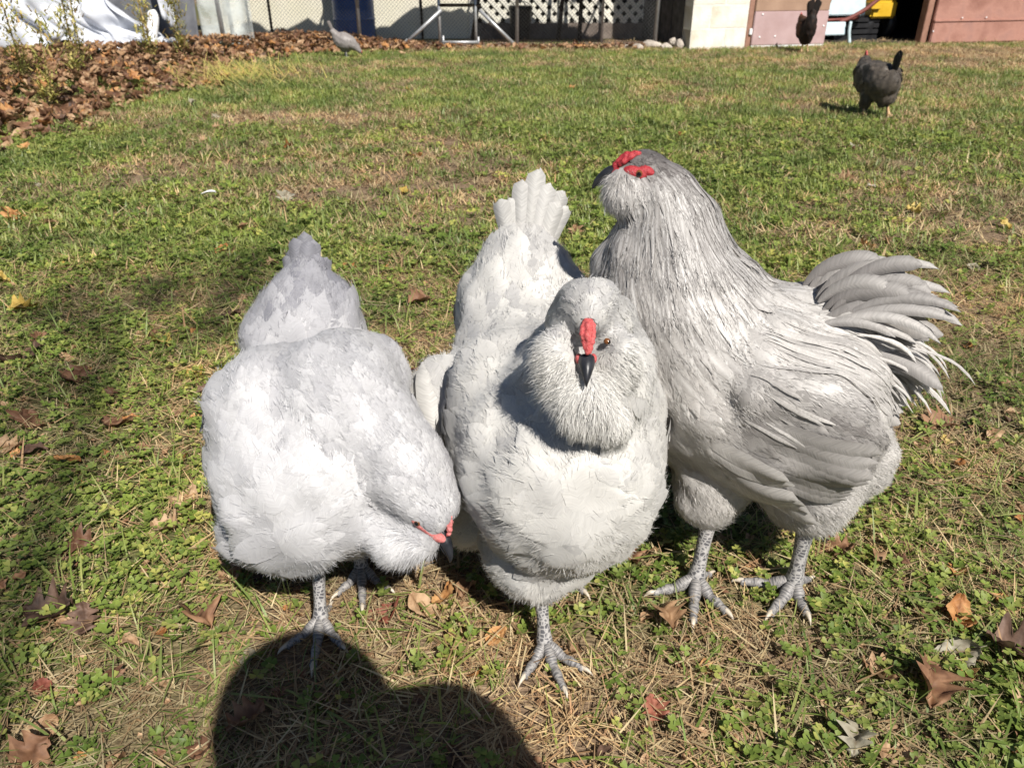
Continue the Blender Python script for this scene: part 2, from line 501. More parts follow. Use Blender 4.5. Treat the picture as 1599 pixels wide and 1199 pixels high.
def sow_all():
    def f(lo, hi, k=1.0):
        return lambda x, y: np.clip(lo + (hi - lo) * bare(x, y), 0, 1) * k
    def clear(p, r, rad):
        keep = np.ones(len(p), bool)
        for (fx, fy) in FEET:
            keep &= (p[:, 0] - fx) ** 2 + (p[:, 1] - fy) ** 2 > rad ** 2
        return keep
    cl = lambda x, y: np.clip((1.0 - 1.05 * bare(x, y)) * (0.35 + 1.1 * vnoise(x, y, 5.0)), 0.06, 1)
    P_, r_, u_, g = sow(-1.9, 1.9, .40, 2.2, 3300, cl, 21)
    u_ = u_ * .8
    k = clear(P_, r_, .012); P_, r_, u_ = P_[k], r_[k], u_[k]
    scatter('clover', 'low green clover leaves carpeting the near lawn', C_CLOVER, P_, r_, .65 + .75 * u_, g.integers(0, 10, len(P_)))
    gl = lambda x, y: np.clip((1.0 - .85 * bare(x, y)) * (0.25 + 0.9 * vnoise(x, y, 3.1)), .08, 1)
    P_, r_, u_, g = sow(-1.9, 1.9, .40, 2.2, 3000, gl, 22)
    k = clear(P_, r_, .02); P_, r_, u_ = P_[k], r_[k], u_[k]
    scatter('grass', 'green grass blades among the clover near the hens', C_GRASS, P_, r_, .45 + .65 * u_ ** 2, np.minimum(g.integers(0, 11, len(P_)), 9))
    P_, r_, u_, g = sow(-1.9, 1.9, .40, 2.2, 5200, f(.38, 1.0), 23)
    scatter('dry_grass', 'dry straw and thatch lying between the clover', C_STRAW, P_, r_, .5 + .8 * u_, g.integers(0, 8, len(P_)))
    P_, r_, u_, g = sow(-1.9, 1.9, .40, 2.6, 420, lambda x, y: .35 + .65 * vnoise(x, y, 2.2), 27)
    k = clear(P_, r_, .03); P_, r_, u_ = P_[k], r_[k], u_[k]
    scatter('lying_grass_blades', 'long flat grass blades lying across the near lawn', C_BROAD, P_, r_, .38 + .5 * u_, g.integers(0, 10, len(P_)))
    # middle and far lawn
    P_, r_, u_, g = sow(-7.5, 7.5, 2.0, 8.6, 760, lambda x, y: np.clip((1.06 - 1.08 * bare(x, y)), .03, 1), 24)
    scatter('lawn_grass', 'mown green lawn stretching back to the fence', C_FAR, P_, r_, .55 + .65 * u_, g.integers(0, 8, len(P_)))
    P_, r_, u_, g = sow(-7.5, 7.5, 2.0, 8.9, 480, f(.16, 1.0), 25)
    scatter('lawn_straw', 'dry straw patches in the far lawn', C_FARS, P_, r_, .5 + .6 * u_, g.integers(0, 6, len(P_)))
    P_, r_, u_, g = sow(-3.5, 3.5, 2.0, 4.2, 900, lambda x, y: .8 * cl(x, y), 26)
    scatter('clover_beyond', 'clover patches in the lawn behind the hens', C_CLOVER, P_, r_, 1.0 + .9 * u_, g.integers(0, 10, len(P_)))
# ------------------------------------------------------------------ background
M_CREAM = noisy('cream_wall_paint', (.80, .76, .60), (.84, .80, .66), 5, .7, .1, 40, .3)
M_LATT = noisy('cream_vinyl', (.78, .75, .64), (.84, .81, .71), 20, .5, .1, 60, .4)
M_GALV = noisy('galvanised_steel', (.38, .39, .40), (.52, .53, .54), 40, .45, .1, 200, .5, .6)
M_WIRE = noisy('fence_wire', (.10, .105, .105), (.16, .165, .165), 60, .5, 0, 1, .4, .5)
M_BLOCK = noisy('painted_concrete_block', (.52, .46, .34), (.68, .64, .55), 5, .9, .6, 70, .15, c3=(.74, .72, .68), dist=.005)
M_MORTAR = noisy('pale_mortar', (.66, .63, .55), (.74, .72, .66), 30, .95, .6, 120, .1)
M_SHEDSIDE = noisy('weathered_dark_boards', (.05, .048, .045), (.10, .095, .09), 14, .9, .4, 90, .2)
M_DOORTAN = noisy('tan_brown_door_paint', (.30, .19, .13), (.38, .25, .175), 7, .65, .15, 60, .3)
M_DOORMAUVE = noisy('faded_mauve_door_paint', (.38, .26, .25), (.47, .34, .335), 6, .7, .15, 60, .25)
M_DOORRED = noisy('faded_red_brown_door_paint', (.26, .125, .095), (.38, .20, .155), 5, .7, .3, 40, .25, c3=(.31, .17, .14))
M_TRIM = noisy('brown_trim_paint', (.24, .13, .09), (.32, .18, .13), 18, .7, .2, 80, .25)
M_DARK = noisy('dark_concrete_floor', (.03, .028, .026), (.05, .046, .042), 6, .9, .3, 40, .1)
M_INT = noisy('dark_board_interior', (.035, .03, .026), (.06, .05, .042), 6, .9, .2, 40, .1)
M_BLUE = noisy('pale_blue_enamel', (.42, .52, .56), (.52, .62, .65), 10, .4, .05, 60, .4)
M_RUST = noisy('rusty_red_paint', (.13, .035, .03), (.20, .06, .045), 24, .6, .2, 90, .3)
M_YELLOW = noisy('yellow_machine_paint', (.55, .33, .02), (.66, .42, .04), 10, .4, .05, 60, .4)
M_BLACKPL = noisy('black_plastic', (.010, .010, .011), (.022, .022, .024), 14, .4, .05, 60, .4)
M_BLUEBAR = noisy('blue_plastic_barrel', (.015, .07, .26), (.025, .10, .34), 8, .4, .05, 40, .4)
M_TARP = noisy('white_woven_tarp', (.46, .48, .53), (.60, .62, .66), 9, .55, .3, 160, .3, dist=.004)
M_GREYTARP = noisy('grey_tarp_underside', (.10, .105, .12), (.17, .175, .19), 9, .6, .3, 160, .3, dist=.004)
M_BARK = noisy('dark_brown_poles', (.030, .022, .016), (.06, .045, .033), 30, .9, .5, 120, .2)
M_GREYWOOD = noisy('dirt_filled_board', (.16, .13, .11), (.24, .20, .17), 14, .9, .3, 60, .1)
M_ROCK = noisy('pale_fieldstone', (.30, .26, .22), (.48, .43, .37), 18, .9, .7, 60, .2)
M_DIRT = noisy('bare_dirt', (.17, .11, .085), (.27, .19, .145), 20, .95, .8, 90, .1)
M_SACK = noisy('pale_blue_grey_cloth', (.20, .23, .27), (.30, .33, .37), 9, .85, .4, 80, .2)
M_WHITE = noisy('white_plastic', (.72, .72, .72), (.80, .80, .79), 9, .45, .05, 80, .4)
m_sheet, nt, N, L, P = newmat('cloudy_clear_plastic')
P.inputs['Base Color'].default_value = (.62, .66, .64, 1); P.inputs['Roughness'].default_value = .25
tcn = N.new('ShaderNodeTexCoord'); nn_ = N.new('ShaderNodeTexNoise'); nn_.inputs['Scale'].default_value = 7; nn_.inputs['Detail'].default_value = 4
L.new(tcn.outputs['Object'], nn_.inputs['Vector'])
rr_ = ramp(N, [(.35, (.25, .25, .25)), (.65, (.75, .75, .75))]); L.new(nn_.outputs['Fac'], rr_.inputs[0])
trn = N.new('ShaderNodeBsdfTransparent'); msx = N.new('ShaderNodeMixShader')
L.new(rr_.outputs[0], msx.inputs[0]); L.new(trn.outputs[0], msx.inputs[1]); L.new(P.outputs[0], msx.inputs[2])
L.new(msx.outputs[0], N['Material Output'].inputs['Surface'])
bb_ = N.new('ShaderNodeBump'); bb_.inputs['Strength'].default_value = .6; bb_.inputs['Distance'].default_value = .03
L.new(nn_.outputs['Fac'], bb_.inputs['Height']); L.new(bb_.outputs[0], P.inputs['Normal'])
M_SHEET = m_sheet

# ---- garage: concrete block pier, sliding doors, dark interior.
GC = Vector((1.70, 8.02, 0)); GD = Vector((3.05, .72, 0)).normalized(); GN = Vector((-GD.y, GD.x, 0))
ga = math.atan2(GD.y, GD.x)
def gp(u, v, z): return tuple(Vector((u, v, z)))      # garage frame: u along the front, v inward
gar = empty('garage', GC, ga)
tag(gar, 'garage with a cream concrete block pier and brown sliding doors', 'garage')
HC = .203
for c in range(12):
    y0 = c * HC - .02
    cuts = [0, .19, .585] if c % 2 else [0, .335, .585]
    if c == 1: cuts = [0, .19, .585]
    if c == 0: cuts = [0, .355, .585]
    for q in range(len(cuts) - 1):
        w = cuts[q + 1] - cuts[q]
        box('block', (w - .008, .19, HC - .008), gp((cuts[q] + cuts[q + 1]) / 2, .095 + random.uniform(0, .003), y0 + HC / 2), M_BLOCK, gar, bev=.006)
box('mortar', (.577, .18, 12 * HC - .02), gp(.2925, .0935, 6 * HC - .02), M_MORTAR, gar, bev=.0)
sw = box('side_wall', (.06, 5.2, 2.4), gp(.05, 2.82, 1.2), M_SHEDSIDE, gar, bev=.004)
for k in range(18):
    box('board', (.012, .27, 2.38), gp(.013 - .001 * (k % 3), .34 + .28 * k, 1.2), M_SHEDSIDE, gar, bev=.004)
box('door_post', (.055, .09, 2.3), gp(.618, .06, 1.13), M_TRIM, gar)
ld = box('sliding_door', (.80, .04, 1.95), gp(1.055, .03, 1.30), M_DOORTAN, gar, bev=.006)
ld['label'] = 'tan brown upper panel of the left door'
lm = box('door_kick_panel', (.80, .042, .30), gp(1.055, .028, .176), M_DOORMAUVE, gar, bev=.006)
lm['label'] = 'faded mauve lower panel of the left door'
box('door_bottom_rail', (.80, .044, .022), gp(1.055, .027, .014), M_WHITE, gar, bev=.003)
for (u, z) in [(.735, .10), (.90, .105), (1.415, .19), (.735, .30)]:
    link('bolt', npmesh('bolt', *ellipsoid((0, 0, 0), (.010, .006, .010), None, 8, 10)), M_WHITE, gar, gp(u, .006, z))
box('hinge', (.03, .02, .06), gp(.632, .006, .15), M_WHITE, gar, bev=.006)
rd = box('sliding_door', (1.9, .04, 2.4), gp(3.63, .035, 1.32), M_DOORRED, gar, bev=.006)
rd['label'] = 'scuffed red-brown right door'
box('door_kick_panel', (1.9, .045, .20), gp(3.63, .026, .105), M_DOORRED, gar, bev=.008)
box('door_batten', (1.9, .05, .018), gp(3.63, .024, .214), M_DOORRED, gar, bev=.004)
box('door_post', (.07, .09, 2.4), gp(2.64, .10, 1.2), M_TRIM, gar)
for (u, z) in [(2.69, .12), (3.0, .24), (3.29, .24)]:
    link('bolt', npmesh('bolt', *ellipsoid((0, 0, 0), (.008, .005, .008), None, 8, 10)), M_WHITE, gar, gp(u, .003, z))
box('lintel', (4.7, .16, .25), gp(2.3, .09, 2.39), M_TRIM, gar)
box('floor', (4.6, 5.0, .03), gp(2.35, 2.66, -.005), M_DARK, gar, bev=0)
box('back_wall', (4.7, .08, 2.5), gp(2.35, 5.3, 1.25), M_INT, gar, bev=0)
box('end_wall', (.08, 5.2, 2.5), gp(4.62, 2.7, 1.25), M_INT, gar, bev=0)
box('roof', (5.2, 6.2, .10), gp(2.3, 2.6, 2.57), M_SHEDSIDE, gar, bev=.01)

def gw(u, v, z):
    p = GC + GD * u + GN * v
    return (p.x, p.y, z)
# pale blue glider bench parked in the doorway
be = empty('bench', gw(1.78, .35, 0), ga)
tag(be, 'pale blue metal bench with rusty red arms in the garage doorway', 'bench')
box('seat', (.30, .02, .125), (-.11, -.12, .145), M_BLUE, be, (R(-16), 0, 0), .006)
box('backrest', (.62, .02, .30), (.06, .10, .40), M_BLUE, be, (R(-14), 0, 0), .008)
for sx in (-.275, .055):
    V, F, _ = loft([(sx, -.17, .21, .016, .012), (sx - .004, -.18, .12, .016, .012), (sx + .012, -.18, .05, .018, .013), (sx + .022, -.19, .0, .018, .013)], 14, 10, (1, 0, 0))
    link('leg', npmesh('leg', V, F), M_BLUE, be)
V, F, _ = loft([(-.32, -.06, .21, .018, .018), (-.25, -.06, .27, .018, .018), (-.17, -.06, .36, .02, .018), (-.15, -.06, .44, .018, .018)], 12, 10, (0, 1, 0)); link('arm', npmesh('arm', V, F), M_RUST, be)
V, F, _ = loft([(.0, -.06, .20, .02, .02), (.12, -.06, .24, .02, .02), (.28, -.06, .32, .02, .02), (.42, -.06, .42, .02, .02)], 12, 10, (0, 1, 0)); link('arm', npmesh('arm', V, F), M_RUST, be)
bar('crossbar', (-.26, .06, .205), (.30, .06, .225), .014, M_RUST, be)
# yellow ride-on machine at the right of the opening
ym = empty('machine', gw(2.42, .62, 0), ga)
tag(ym, 'yellow garden machine half hidden behind the right garage door', 'machine')
box('body', (.30, .5, .17), (0, .1, .30), M_YELLOW, ym, bev=.02)
box('cab', (.34, .4, .30), (.03, .16, .56), M_YELLOW, ym, bev=.02)
box('cab_window', (.15, .012, .17), (.02, -.045, .50), M_BLACKPL, ym, bev=.004)
box('bumper', (.12, .03, .05), (-.13, -.17, .33), M_YELLOW, ym, bev=.006)
for sx in (-.10, .17):
    V, F, _ = loft([(sx - .05, .05, .15, .02, .02), (sx - .045, .05, .15, .15, .15), (sx + .045, .05, .15, .15, .15), (sx + .05, .05, .15, .02, .02)], 16, 20, (0, 1, 0)); link('wheel', npmesh('wheel', V, F), M_BLACKPL, ym)
# pale cloth sack and dark boxes
V, F, _ = loft([(0, 0, .24, .10, .08), (0, 0, .30, .11, .09), (.01, 0, .42, .08, .07), (.0, 0, .58, .06, .05), (.01, 0, .62, .03, .03)], 16, 16, (1, 0, 0))
sk = tag(link('sack', npmesh('sack', V, F), M_SACK, None, gw(2.21, .70, 0)), 'pale blue-grey cloth sack standing in the dark garage', 'sack')
cr = empty('crate', gw(2.16, .70, 0), ga); tag(cr, 'black slatted crate under the cloth sack in the garage', 'crate')
for k in range(4): box('slat', (.52, .02, .045), (0, -.18, .03 + .058 * k), M_BLACKPL, cr, bev=.003)
for k in range(4): box('slat', (.52, .02, .045), (0, .18, .03 + .058 * k), M_BLACKPL, cr, bev=.003)
for sx in (-.25, .25): box('end_panel', (.02, .34, .225), (sx, 0, .115), M_BLACKPL, cr, bev=.003)
box('lid', (.52, .38, .015), (0, 0, .238), M_BLACKPL, cr, bev=.003)

# ---- cream wall and lattice at the back of the run
wy = 9.25
wall = empty('cream_wall', (-1.4, wy, 0)); tag(wall, 'sunlit cream wall behind the chain link fence', 'wall')
box('wall_panel', (2.72, .03, 2.4), (-.42, 0, 1.2), M_CREAM, wall, bev=.004)
box('added_shade_eave', (5.2, .75, .06), (.75, -.33, 2.45), M_GREYTARP, wall)  # unseen eave added to cut the skylight reaching the wall
for dx in (-1.46, -1.22, .42, -.1):
    bar('downpipe', (dx, -.035, 0), (dx, -.035, 2.0), .012, M_BARK, wall)
lat = empty('lattice_panel', (.9, wy - .02, 0)); tag(lat, 'cream diagonal lattice panel between the cream wall and the garage', 'lattice')
x0, x1, z0, z1 = -1.30, .66, .16, 1.9
sp = .125
for s in (1, -1):
    c = -4.0
    while c < 4.0:
        # line z = s*x + c clipped to the panel
        pts = []
        xa, xb = x0, x1
        za, zb = s * xa + c, s * xb + c
        lo, hi = (z0 - c) / s, (z1 - c) / s
        if lo > hi: lo, hi = hi, lo
        xa, xb = max(x0, lo), min(x1, hi)
        if xb - xa > .05:
            a = Vector((xa, 0, s * xa + c)); b_ = Vector((xb, 0, s * xb + c)); d = b_ - a
            o = box('slat', (d.length, .008, .046), (a + b_) / 2 + Vector((0, .005 * s, 0)), M_LATT, lat, (0, -math.atan2(d.z, d.x), 0), .0)
        c += sp * 1.0
box('bottom_board', (1.98, .025, .16), (-.32, 0, .08), M_GREYWOOD, lat)
box('top_rail', (1.98, .03, .05), (-.32, 0, 1.92), M_LATT, lat)
box('frame_post', (.05, .04, 1.95), (-1.34, .0, .97), M_LATT, lat)
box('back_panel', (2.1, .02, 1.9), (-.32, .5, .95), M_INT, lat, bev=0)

# ---- chain link run: posts, wire, and the sagging cover that shades it
FY = 8.32
run = empty('chain_link_fence', (-.6, FY, 0)); tag(run, 'chain link fence with galvanised posts closing off the chicken run', 'fence')
for px in (-2.16, -.905, .65, 2.02):
    bar('post', (px, 0, -.05), (px, 0, 1.95), .019, M_GALV, run)
bar('post', (1.50, .12, -.05), (1.50, .12, 1.9), .012, M_GALV, run)
bar('top_rail', (-2.2, 0, 1.93), (2.05, 0, 1.93), .017, M_GALV, run)
Vs = []; x0, x1, z1 = -2.16, 2.02, 1.9
D_ = .0255
for s in (1, -1):
    c = -6.0
    while c < 6.0:
        lo, hi = (0 - c) / s, (z1 - c) / s
        if lo > hi: lo, hi = hi, lo
        xa, xb = max(x0, lo), min(x1, hi)
        if xb - xa > .01:
            V, F, _ = loft([(xa, .002 * s, s * xa + c, .0012, .0012), (xb, .002 * s, s * xb + c, .0012, .0012)], 2, 4, (0, 1, 0))
            Vs.append((V, F))
        c += D_ * 1.414
V, F = join(Vs)
o = link('wire_mesh', npmesh('wire_mesh', V, F, False), M_WIRE, run); o['kind'] = 'stuff'
# cover sheet over the run: its back edge lets the sun reach only the upper wall
nx, ny = 40, 8
gxx = np.linspace(-1.72, 2.25, nx); tt = np.linspace(0, 1, ny)
V = []
for t in tt:
    for x in gxx:
        eb = -.02 + .07 * math.sin(x * 2.3 + .4) + .05 * math.sin(x * 5.1) + .025 * math.sin(x * 11) + .02 * math.sin(x * 23)
        y = -1.10 + t * (.82 + eb)
        V.append((x, y, 1.70 + .05 * math.sin(x * 1.7) * math.sin(3.1 * t)))
V = np.array(V)
ii = np.arange(ny - 1)[:, None]; jj = np.arange(nx - 1)[None]
Q = np.stack([ii * nx + jj, ii * nx + jj + 1, (ii + 1) * nx + jj + 1, (ii + 1) * nx + jj], -1).reshape(-1, 4)
COVER = link('cover_sheet', npmesh('cover_sheet', V, Q), M_GREYTARP, run)
for px in (-.905, .65, 2.02):
    bar('strut', (px, 0, 1.55), (px, -1.0, 1.68), .014, M_GALV, run)
sm = COVER.modifiers.new('t', 'SOLIDIFY'); sm.thickness = .004

# ---- galvanised frame standing at the fence
fr = empty('metal_frame', (-.52, FY - .05, 0)); tag(fr, 'galvanised A-shaped metal frame with slanting legs by the fence', 'frame')
bar('leg', (-.575, 0, .0), (-.165, .0, .335), .017, M_GALV, fr)
bar('leg', (.575, 0, .0), (.205, .0, .335), .017, M_GALV, fr)
bar('upright', (-.19, .03, 0), (-.19, .03, .62), .015, M_GALV, fr)
bar('upright', (.165, .03, 0), (.165, .03, .62), .015, M_GALV, fr)
bar('upright', (-.155, -.02, 0), (-.155, -.02, .11), .011, M_GALV, fr)
bar('upright', (.19, -.02, 0), (.19, -.02, .10), .011, M_GALV, fr)
bar('crossbar', (-.17, -.02, .05), (.18, -.02, .05), .014, M_GALV, fr)
bar('crossbar', (-.20, .03, .375), (.22, .03, .375), .015, M_BARK, fr)  # grey frame's top bar; its shade is put into the dark colour
box('foot_plate', (.07, .05, .02), (-.54, .03, .05), M_GALV, fr, (0, R(-40), 0))
# slanting pole and two dark stakes in the run
for (a, b_, lb) in [((-.42, 8.75, 0), (-.28, 8.75, .8), 'dark slanting pole behind the metal frame'), ((.49, 8.95, 0), (.56, 8.95, .9), 'dark leaning stake in front of the lattice, left of the pair'), ((.715, 8.95, 0), (.72, 8.95, .9), 'dark upright stake in front of the lattice, right of the pair')]:
    V, F, _ = loft([(*a, .024, .022), (a[0] * .6 + b_[0] * .4 + .006, a[1], b_[2] * .4, .021, .02), (*b_, .018, .018)], 12, 10)
    tag(link('stake', npmesh('stake', V, F), M_BARK), lb, 'stake')
# blue barrel
V, F, _ = loft([(0, 0, .0, .18, .18), (0, 0, .01, .205, .205), (0, 0, .18, .215, .215), (0, 0, .22, .222, .222), (0, 0, .26, .215, .215), (0, 0, .55, .215, .215), (0, 0, .60, .222, .222), (0, 0, .64, .215, .215), (0, 0, .85, .20, .20), (0, 0, .87, .17, .17)], 50, 28, (1, 0, 0))
ba = empty('barrel', (-1.66, 8.93, 0)); tag(ba, 'tall blue plastic barrel behind the chain link fence', 'barrel')
link('drum', npmesh('drum', V, F), M_BLUEBAR, ba)
V, F, _ = loft([(0, 0, .86, .205, .205), (0, 0, .875, .21, .21), (0, 0, .89, .20, .20)], 8, 28, (1, 0, 0)); link('lid', npmesh('lid', V, F), M_BLACKPL, ba)
# black bucket
bu = empty('bucket', (.09, 9.02, 0)); tag(bu, 'black plastic tub standing in the run by the fence post', 'tub')
V, F, _ = loft([(0, 0, .03, .09, .09), (0, 0, .04, .10, .10), (0, 0, .30, .122, .122), (0, 0, .305, .128, .128), (0, 0, .32, .128, .128), (0, 0, .318, .115, .115), (0, 0, .06, .095, .095)], 40, 24, (1, 0, 0)); link('tub_wall', npmesh('tub_wall', V, F), M_BLACKPL, bu)
V, F, _ = loft([(-.125, 0, .30, .004, .004), (-.09, -.09, .36, .004, .004), (0, -.13, .385, .004, .004), (.09, -.09, .36, .004, .004), (.125, 0, .30, .004, .004)], 18, 6, (0, 0, 1)); link('handle', npmesh('handle', V, F), M_GALV, bu)
# low bank of bare dirt under the fence
xs = np.linspace(-1.3, 1.75, 60); vv = np.linspace(-.5, 1.0, 12)
V = np.array([(x, FY + v * (.36 if v < 0 else 1.0), -.004 + .030 * math.exp(-((v - .1) / .45) ** 2) * (.7 + .6 * float(vnoise(x, v, 6))) if v < .9 else -.02) for v in vv for x in xs])
ii = np.arange(11)[:, None]; jj = np.arange(59)[None]
Q = np.stack([ii * 60 + jj, ii * 60 + jj + 1, (ii + 1) * 60 + jj + 1, (ii + 1) * 60 + jj], -1).reshape(-1, 4)
tag(link('dirt_bank', npmesh('dirt_bank', V, Q), M_DIRT), 'bare dirt along the foot of the fence', None, None, 'structure')

def rock(c, r, seed):
    g = np.random.default_rng(seed)
    bm = bmesh.new(); bmesh.ops.create_icosphere(bm, subdivisions=2, radius=1)
    for v in bm.verts:
        k = 1 + .28 * math.sin(v.co.x * 3.1 + seed) * math.cos(v.co.y * 2.7 + seed * 2) + g.normal(0, .05)
        v.co = Vector((v.co.x * r[0] * k, v.co.y * r[1] * k, v.co.z * r[2] * k))
    me = bpy.data.meshes.new('rock'); bm.to_mesh(me); bm.free()
    return link('rock', me, M_ROCK, None, c)
for k, (c, r, lb) in enumerate([((1.38, 8.22, .025), (.10, .07, .045), 'largest pale flat rock by the dark garage side wall'), ((1.50, 8.16, .015), (.06, .06, .035), 'small flat rock right of the largest pale rock'), ((1.63, 8.14, .035), (.055, .06, .05), 'pale blocky rock at the foot of the block pier'), ((1.57, 8.22, .06), (.035, .035, .035), 'small pointed stone topmost of the little rock pile'), ((1.22, 8.10, .01), (.06, .05, .04), 'brownish rock half sunk in the grass, left end of the rocks'), ((1.14, 8.16, .012), (.05, .05, .03), 'dark small rock beside the brownish sunken rock')]):
    tag(rock(c, r, k + 3), lb, 'rock', 'rocks beside the garage')

# ---- tarps at the left end
def sheet(name, f, nu, nv, mat, parent=None, thick=.003):
    V = np.array([f(u / (nu - 1), v / (nv - 1)) for v in range(nv) for u in range(nu)])
    ii = np.arange(nv - 1)[:, None]; jj = np.arange(nu - 1)[None]
    Q = np.stack([ii * nu + jj, ii * nu + jj + 1, (ii + 1) * nu + jj + 1, (ii + 1) * nu + jj], -1).reshape(-1, 4)
    o = link(name, npmesh(name, V, Q), mat, parent)
    m = o.modifiers.new('t', 'SOLIDIFY'); m.thickness = thick
    return o
def f_tarp(u, v):
    # slope running down to the right, deeply creased
    x = -5.6 + 2.45 * u
    top = 1.05 - 1.02 * max(0, (u - .42) / .58) ** 1.15
    z = .05 + top * (1 - v)
    y = 7.75 - .50 * v + .12 * u
    cr = .075 * abs(math.sin(6 * u + 2.2 * v)) + .05 * abs(math.sin(15 * u - 5 * v + 1.3)) + .022 * math.sin(37 * u + 9 * v) + .012 * math.sin(70 * u - 23 * v)
    lift = .09 * math.exp(-((u - .72) / .05) ** 2) * v ** 3
    return (x + .03 * math.sin(13 * v + 5 * u), y - cr * 2.2, max(.02, z + cr * .35 + lift))
tp = sheet('tarp', f_tarp, 120, 40, M_TARP)
tag(tp, 'crumpled white tarp draped over a pile behind the weeds', 'tarp')
def f_hang(x0, x1, b0, b1, y):
    def f(u, v):
        x = x0 + (x1 - x0) * u + (.06 * (v - .5)) * (1 - 2 * u)
        zb = b0 + (b1 - b0) * u
        z = 1.2 + (zb - 1.2) * v
        return (x, y - .03 * math.sin(9 * u + 2 * v) - .015 * math.sin(23 * u + 4 * v), z)
    return f
tag(sheet('tarp', f_hang(-3.16, -3.0, .30, .20, 7.62), 20, 24, M_TARP), 'narrow white tarp flap hanging beside the white plastic tube', 'tarp')
tag(sheet('tarp', f_hang(-3.75, -2.93, .02, .02, 7.92), 30, 24, M_GREYTARP), 'dark grey tarp hanging behind the white flap', 'tarp')
V, F, _ = loft([(-3.28, 7.58, .03, .035, .03), (-3.25, 7.58, .14, .045, .04), (-3.21, 7.60, .30, .05, .04), (-3.22, 7.6, .36, .04, .03)], 14, 14, (1, 0, 0))
tag(link('plastic_tube', npmesh('plastic_tube', V, F), M_WHITE), 'stubby white plastic tube leaning against the dark grey tarp', 'tube')
V, F = melt and ellipsoid((0, 0, 0), (.085, .06, .075), (10, 12, 0), 14, 18)
V = V + (np.sin(V[:, [1, 2, 0]] * 90) * .008)
tag(link('bundle', npmesh('bundle', V, F), M_TARP, None, (-3.07, 7.55, .07)), 'small crumpled white bundle on the leaves below the tarp flap', 'bundle')
def f_sheet(u, v):
    return (-2.93 + .50 * u, 7.98 - .02 * math.sin(14 * u) - .03 * math.sin(5 * u + 3 * v), .03 + 1.15 * (1 - v))
ps = sheet('plastic_sheet', f_sheet, 30, 20, M_SHEET)
tag(ps, 'cloudy clear plastic sheet stretched beside the fence corner post', 'plastic sheet')
po = tag(bar('post', (-2.75, 8.02, 0), (-2.78, 8.02, 1.2), .022, M_GALV), 'grey post standing behind the cloudy plastic sheet', 'post')
po.name = 'sheet_post'

# ---- half-bare tree behind the photographer: its limbs throw the soft shade on the left of the lawn
M_TREEBARK = noisy('grey_tree_bark', (.10, .085, .07), (.19, .16, .135), 14, .95, .9, 40, .15, dist=.02)
M_TREELEAF = leaf_mat('russet_tree_leaf', [(.26, .12, .04), (.34, .18, .06), (.20, .10, .04), (.30, .22, .07)], .3, .6)
tree = empty('tree', (3.02, -6.25, 0)); tag(tree, 'half-bare autumn tree behind the photographer', 'tree')
V, F, _ = loft([(0, 0, -.1, .26, .26), (.02, 0, .6, .19, .19), (.05, .05, 2.5, .16, .16), (.0, .1, 4.5, .13, .13), (-.1, .1, 6.2, .08, .08)], 40, 18)
link('trunk', npmesh('trunk', V, F), M_TREEBARK, tree)
tg = np.random.default_rng(31)
cl = []
for (sp_, ep, r0) in [((0, .1, 4.6), (-1.5, 2.0, 7.0), .055), ((0, .1, 5.0), (-1.35, 1.55, 6.6), .04), ((0, .1, 3.8), (2.0, .6, 6.0), .06), ((0, .1, 5.2), (.9, -1.8, 7.2), .05), ((-.1, .1, 6.0), (1.2, -.6, 7.3), .05)]:
    a, e = np.array(sp_), np.array(ep); m_ = (a + e) / 2 + np.array([0, 0, .25])
    V, F, _ = loft([(*a, r0, r0), (*m_, r0 * .7, r0 * .7), (*e, r0 * .3, r0 * .3)], 20, 10)
    lb = link('limb', npmesh('limb', V, F), M_TREEBARK, tree)
    S = catmull(np.array([a, m_, e]), 30)
    for q in range(9):
        p = S[tg.integers(18, 30)]; d = nrm(tg.normal(0, 1, 3) * [.8, 1, .5] + nrm(e - a) * .8); e2 = p + d * tg.uniform(.15, .42)
        V, F, _ = loft([(*p, .014, .014), (*((p + e2) / 2 + [0, 0, .03]), .009, .009), (*e2, .004, .004)], 8, 6)
        link('twig', npmesh('twig', V, F), M_TREEBARK, lb)
        cl.append(e2)
parts, rn = [], []
cl = cl[18:] + [np.array(c) for c in cl[:18:5]]
shade = [np.array([gx_ + 2.863 - 3.02, gy_ - 5.614 + 6.25, 7.0 + .2 * math.sin(3 * q)]) for q, (gx_, gy_) in enumerate([(-.66, 2.02), (-.74, 1.90), (-.80, 1.80), (-.86, 1.70), (-.92, 1.62), (-.98, 1.54), (-1.06, 1.45)])]
V, F, _ = loft([(*(np.array([0, .1, 4.9])), .05, .05), (-.8, 1.2, 6.3, .03, .03), (*shade[4], .015, .015)], 16, 8); link('limb', npmesh('limb', V, F), M_TREEBARK, tree)
for c in cl + shade:
    for q in range(11):
        p = c + tg.normal(0, .12, 3) * [1, 1, .7]
        parts.append(blade(p, tg.uniform(0, 6.28), tg.uniform(.06, .10), tg.uniform(.04, .06), tg.uniform(.6, 2.4), .3, 2)); rn.append(tg.random())
V, F = join(parts)
o = link('crown', npmesh('crown', V, F, True, {'rnd': ('FLOAT', np.concatenate([np.full(len(p[0]), r) for p, r in zip(parts, rn)]))}), M_TREELEAF, tree); o['kind'] = 'stuff'
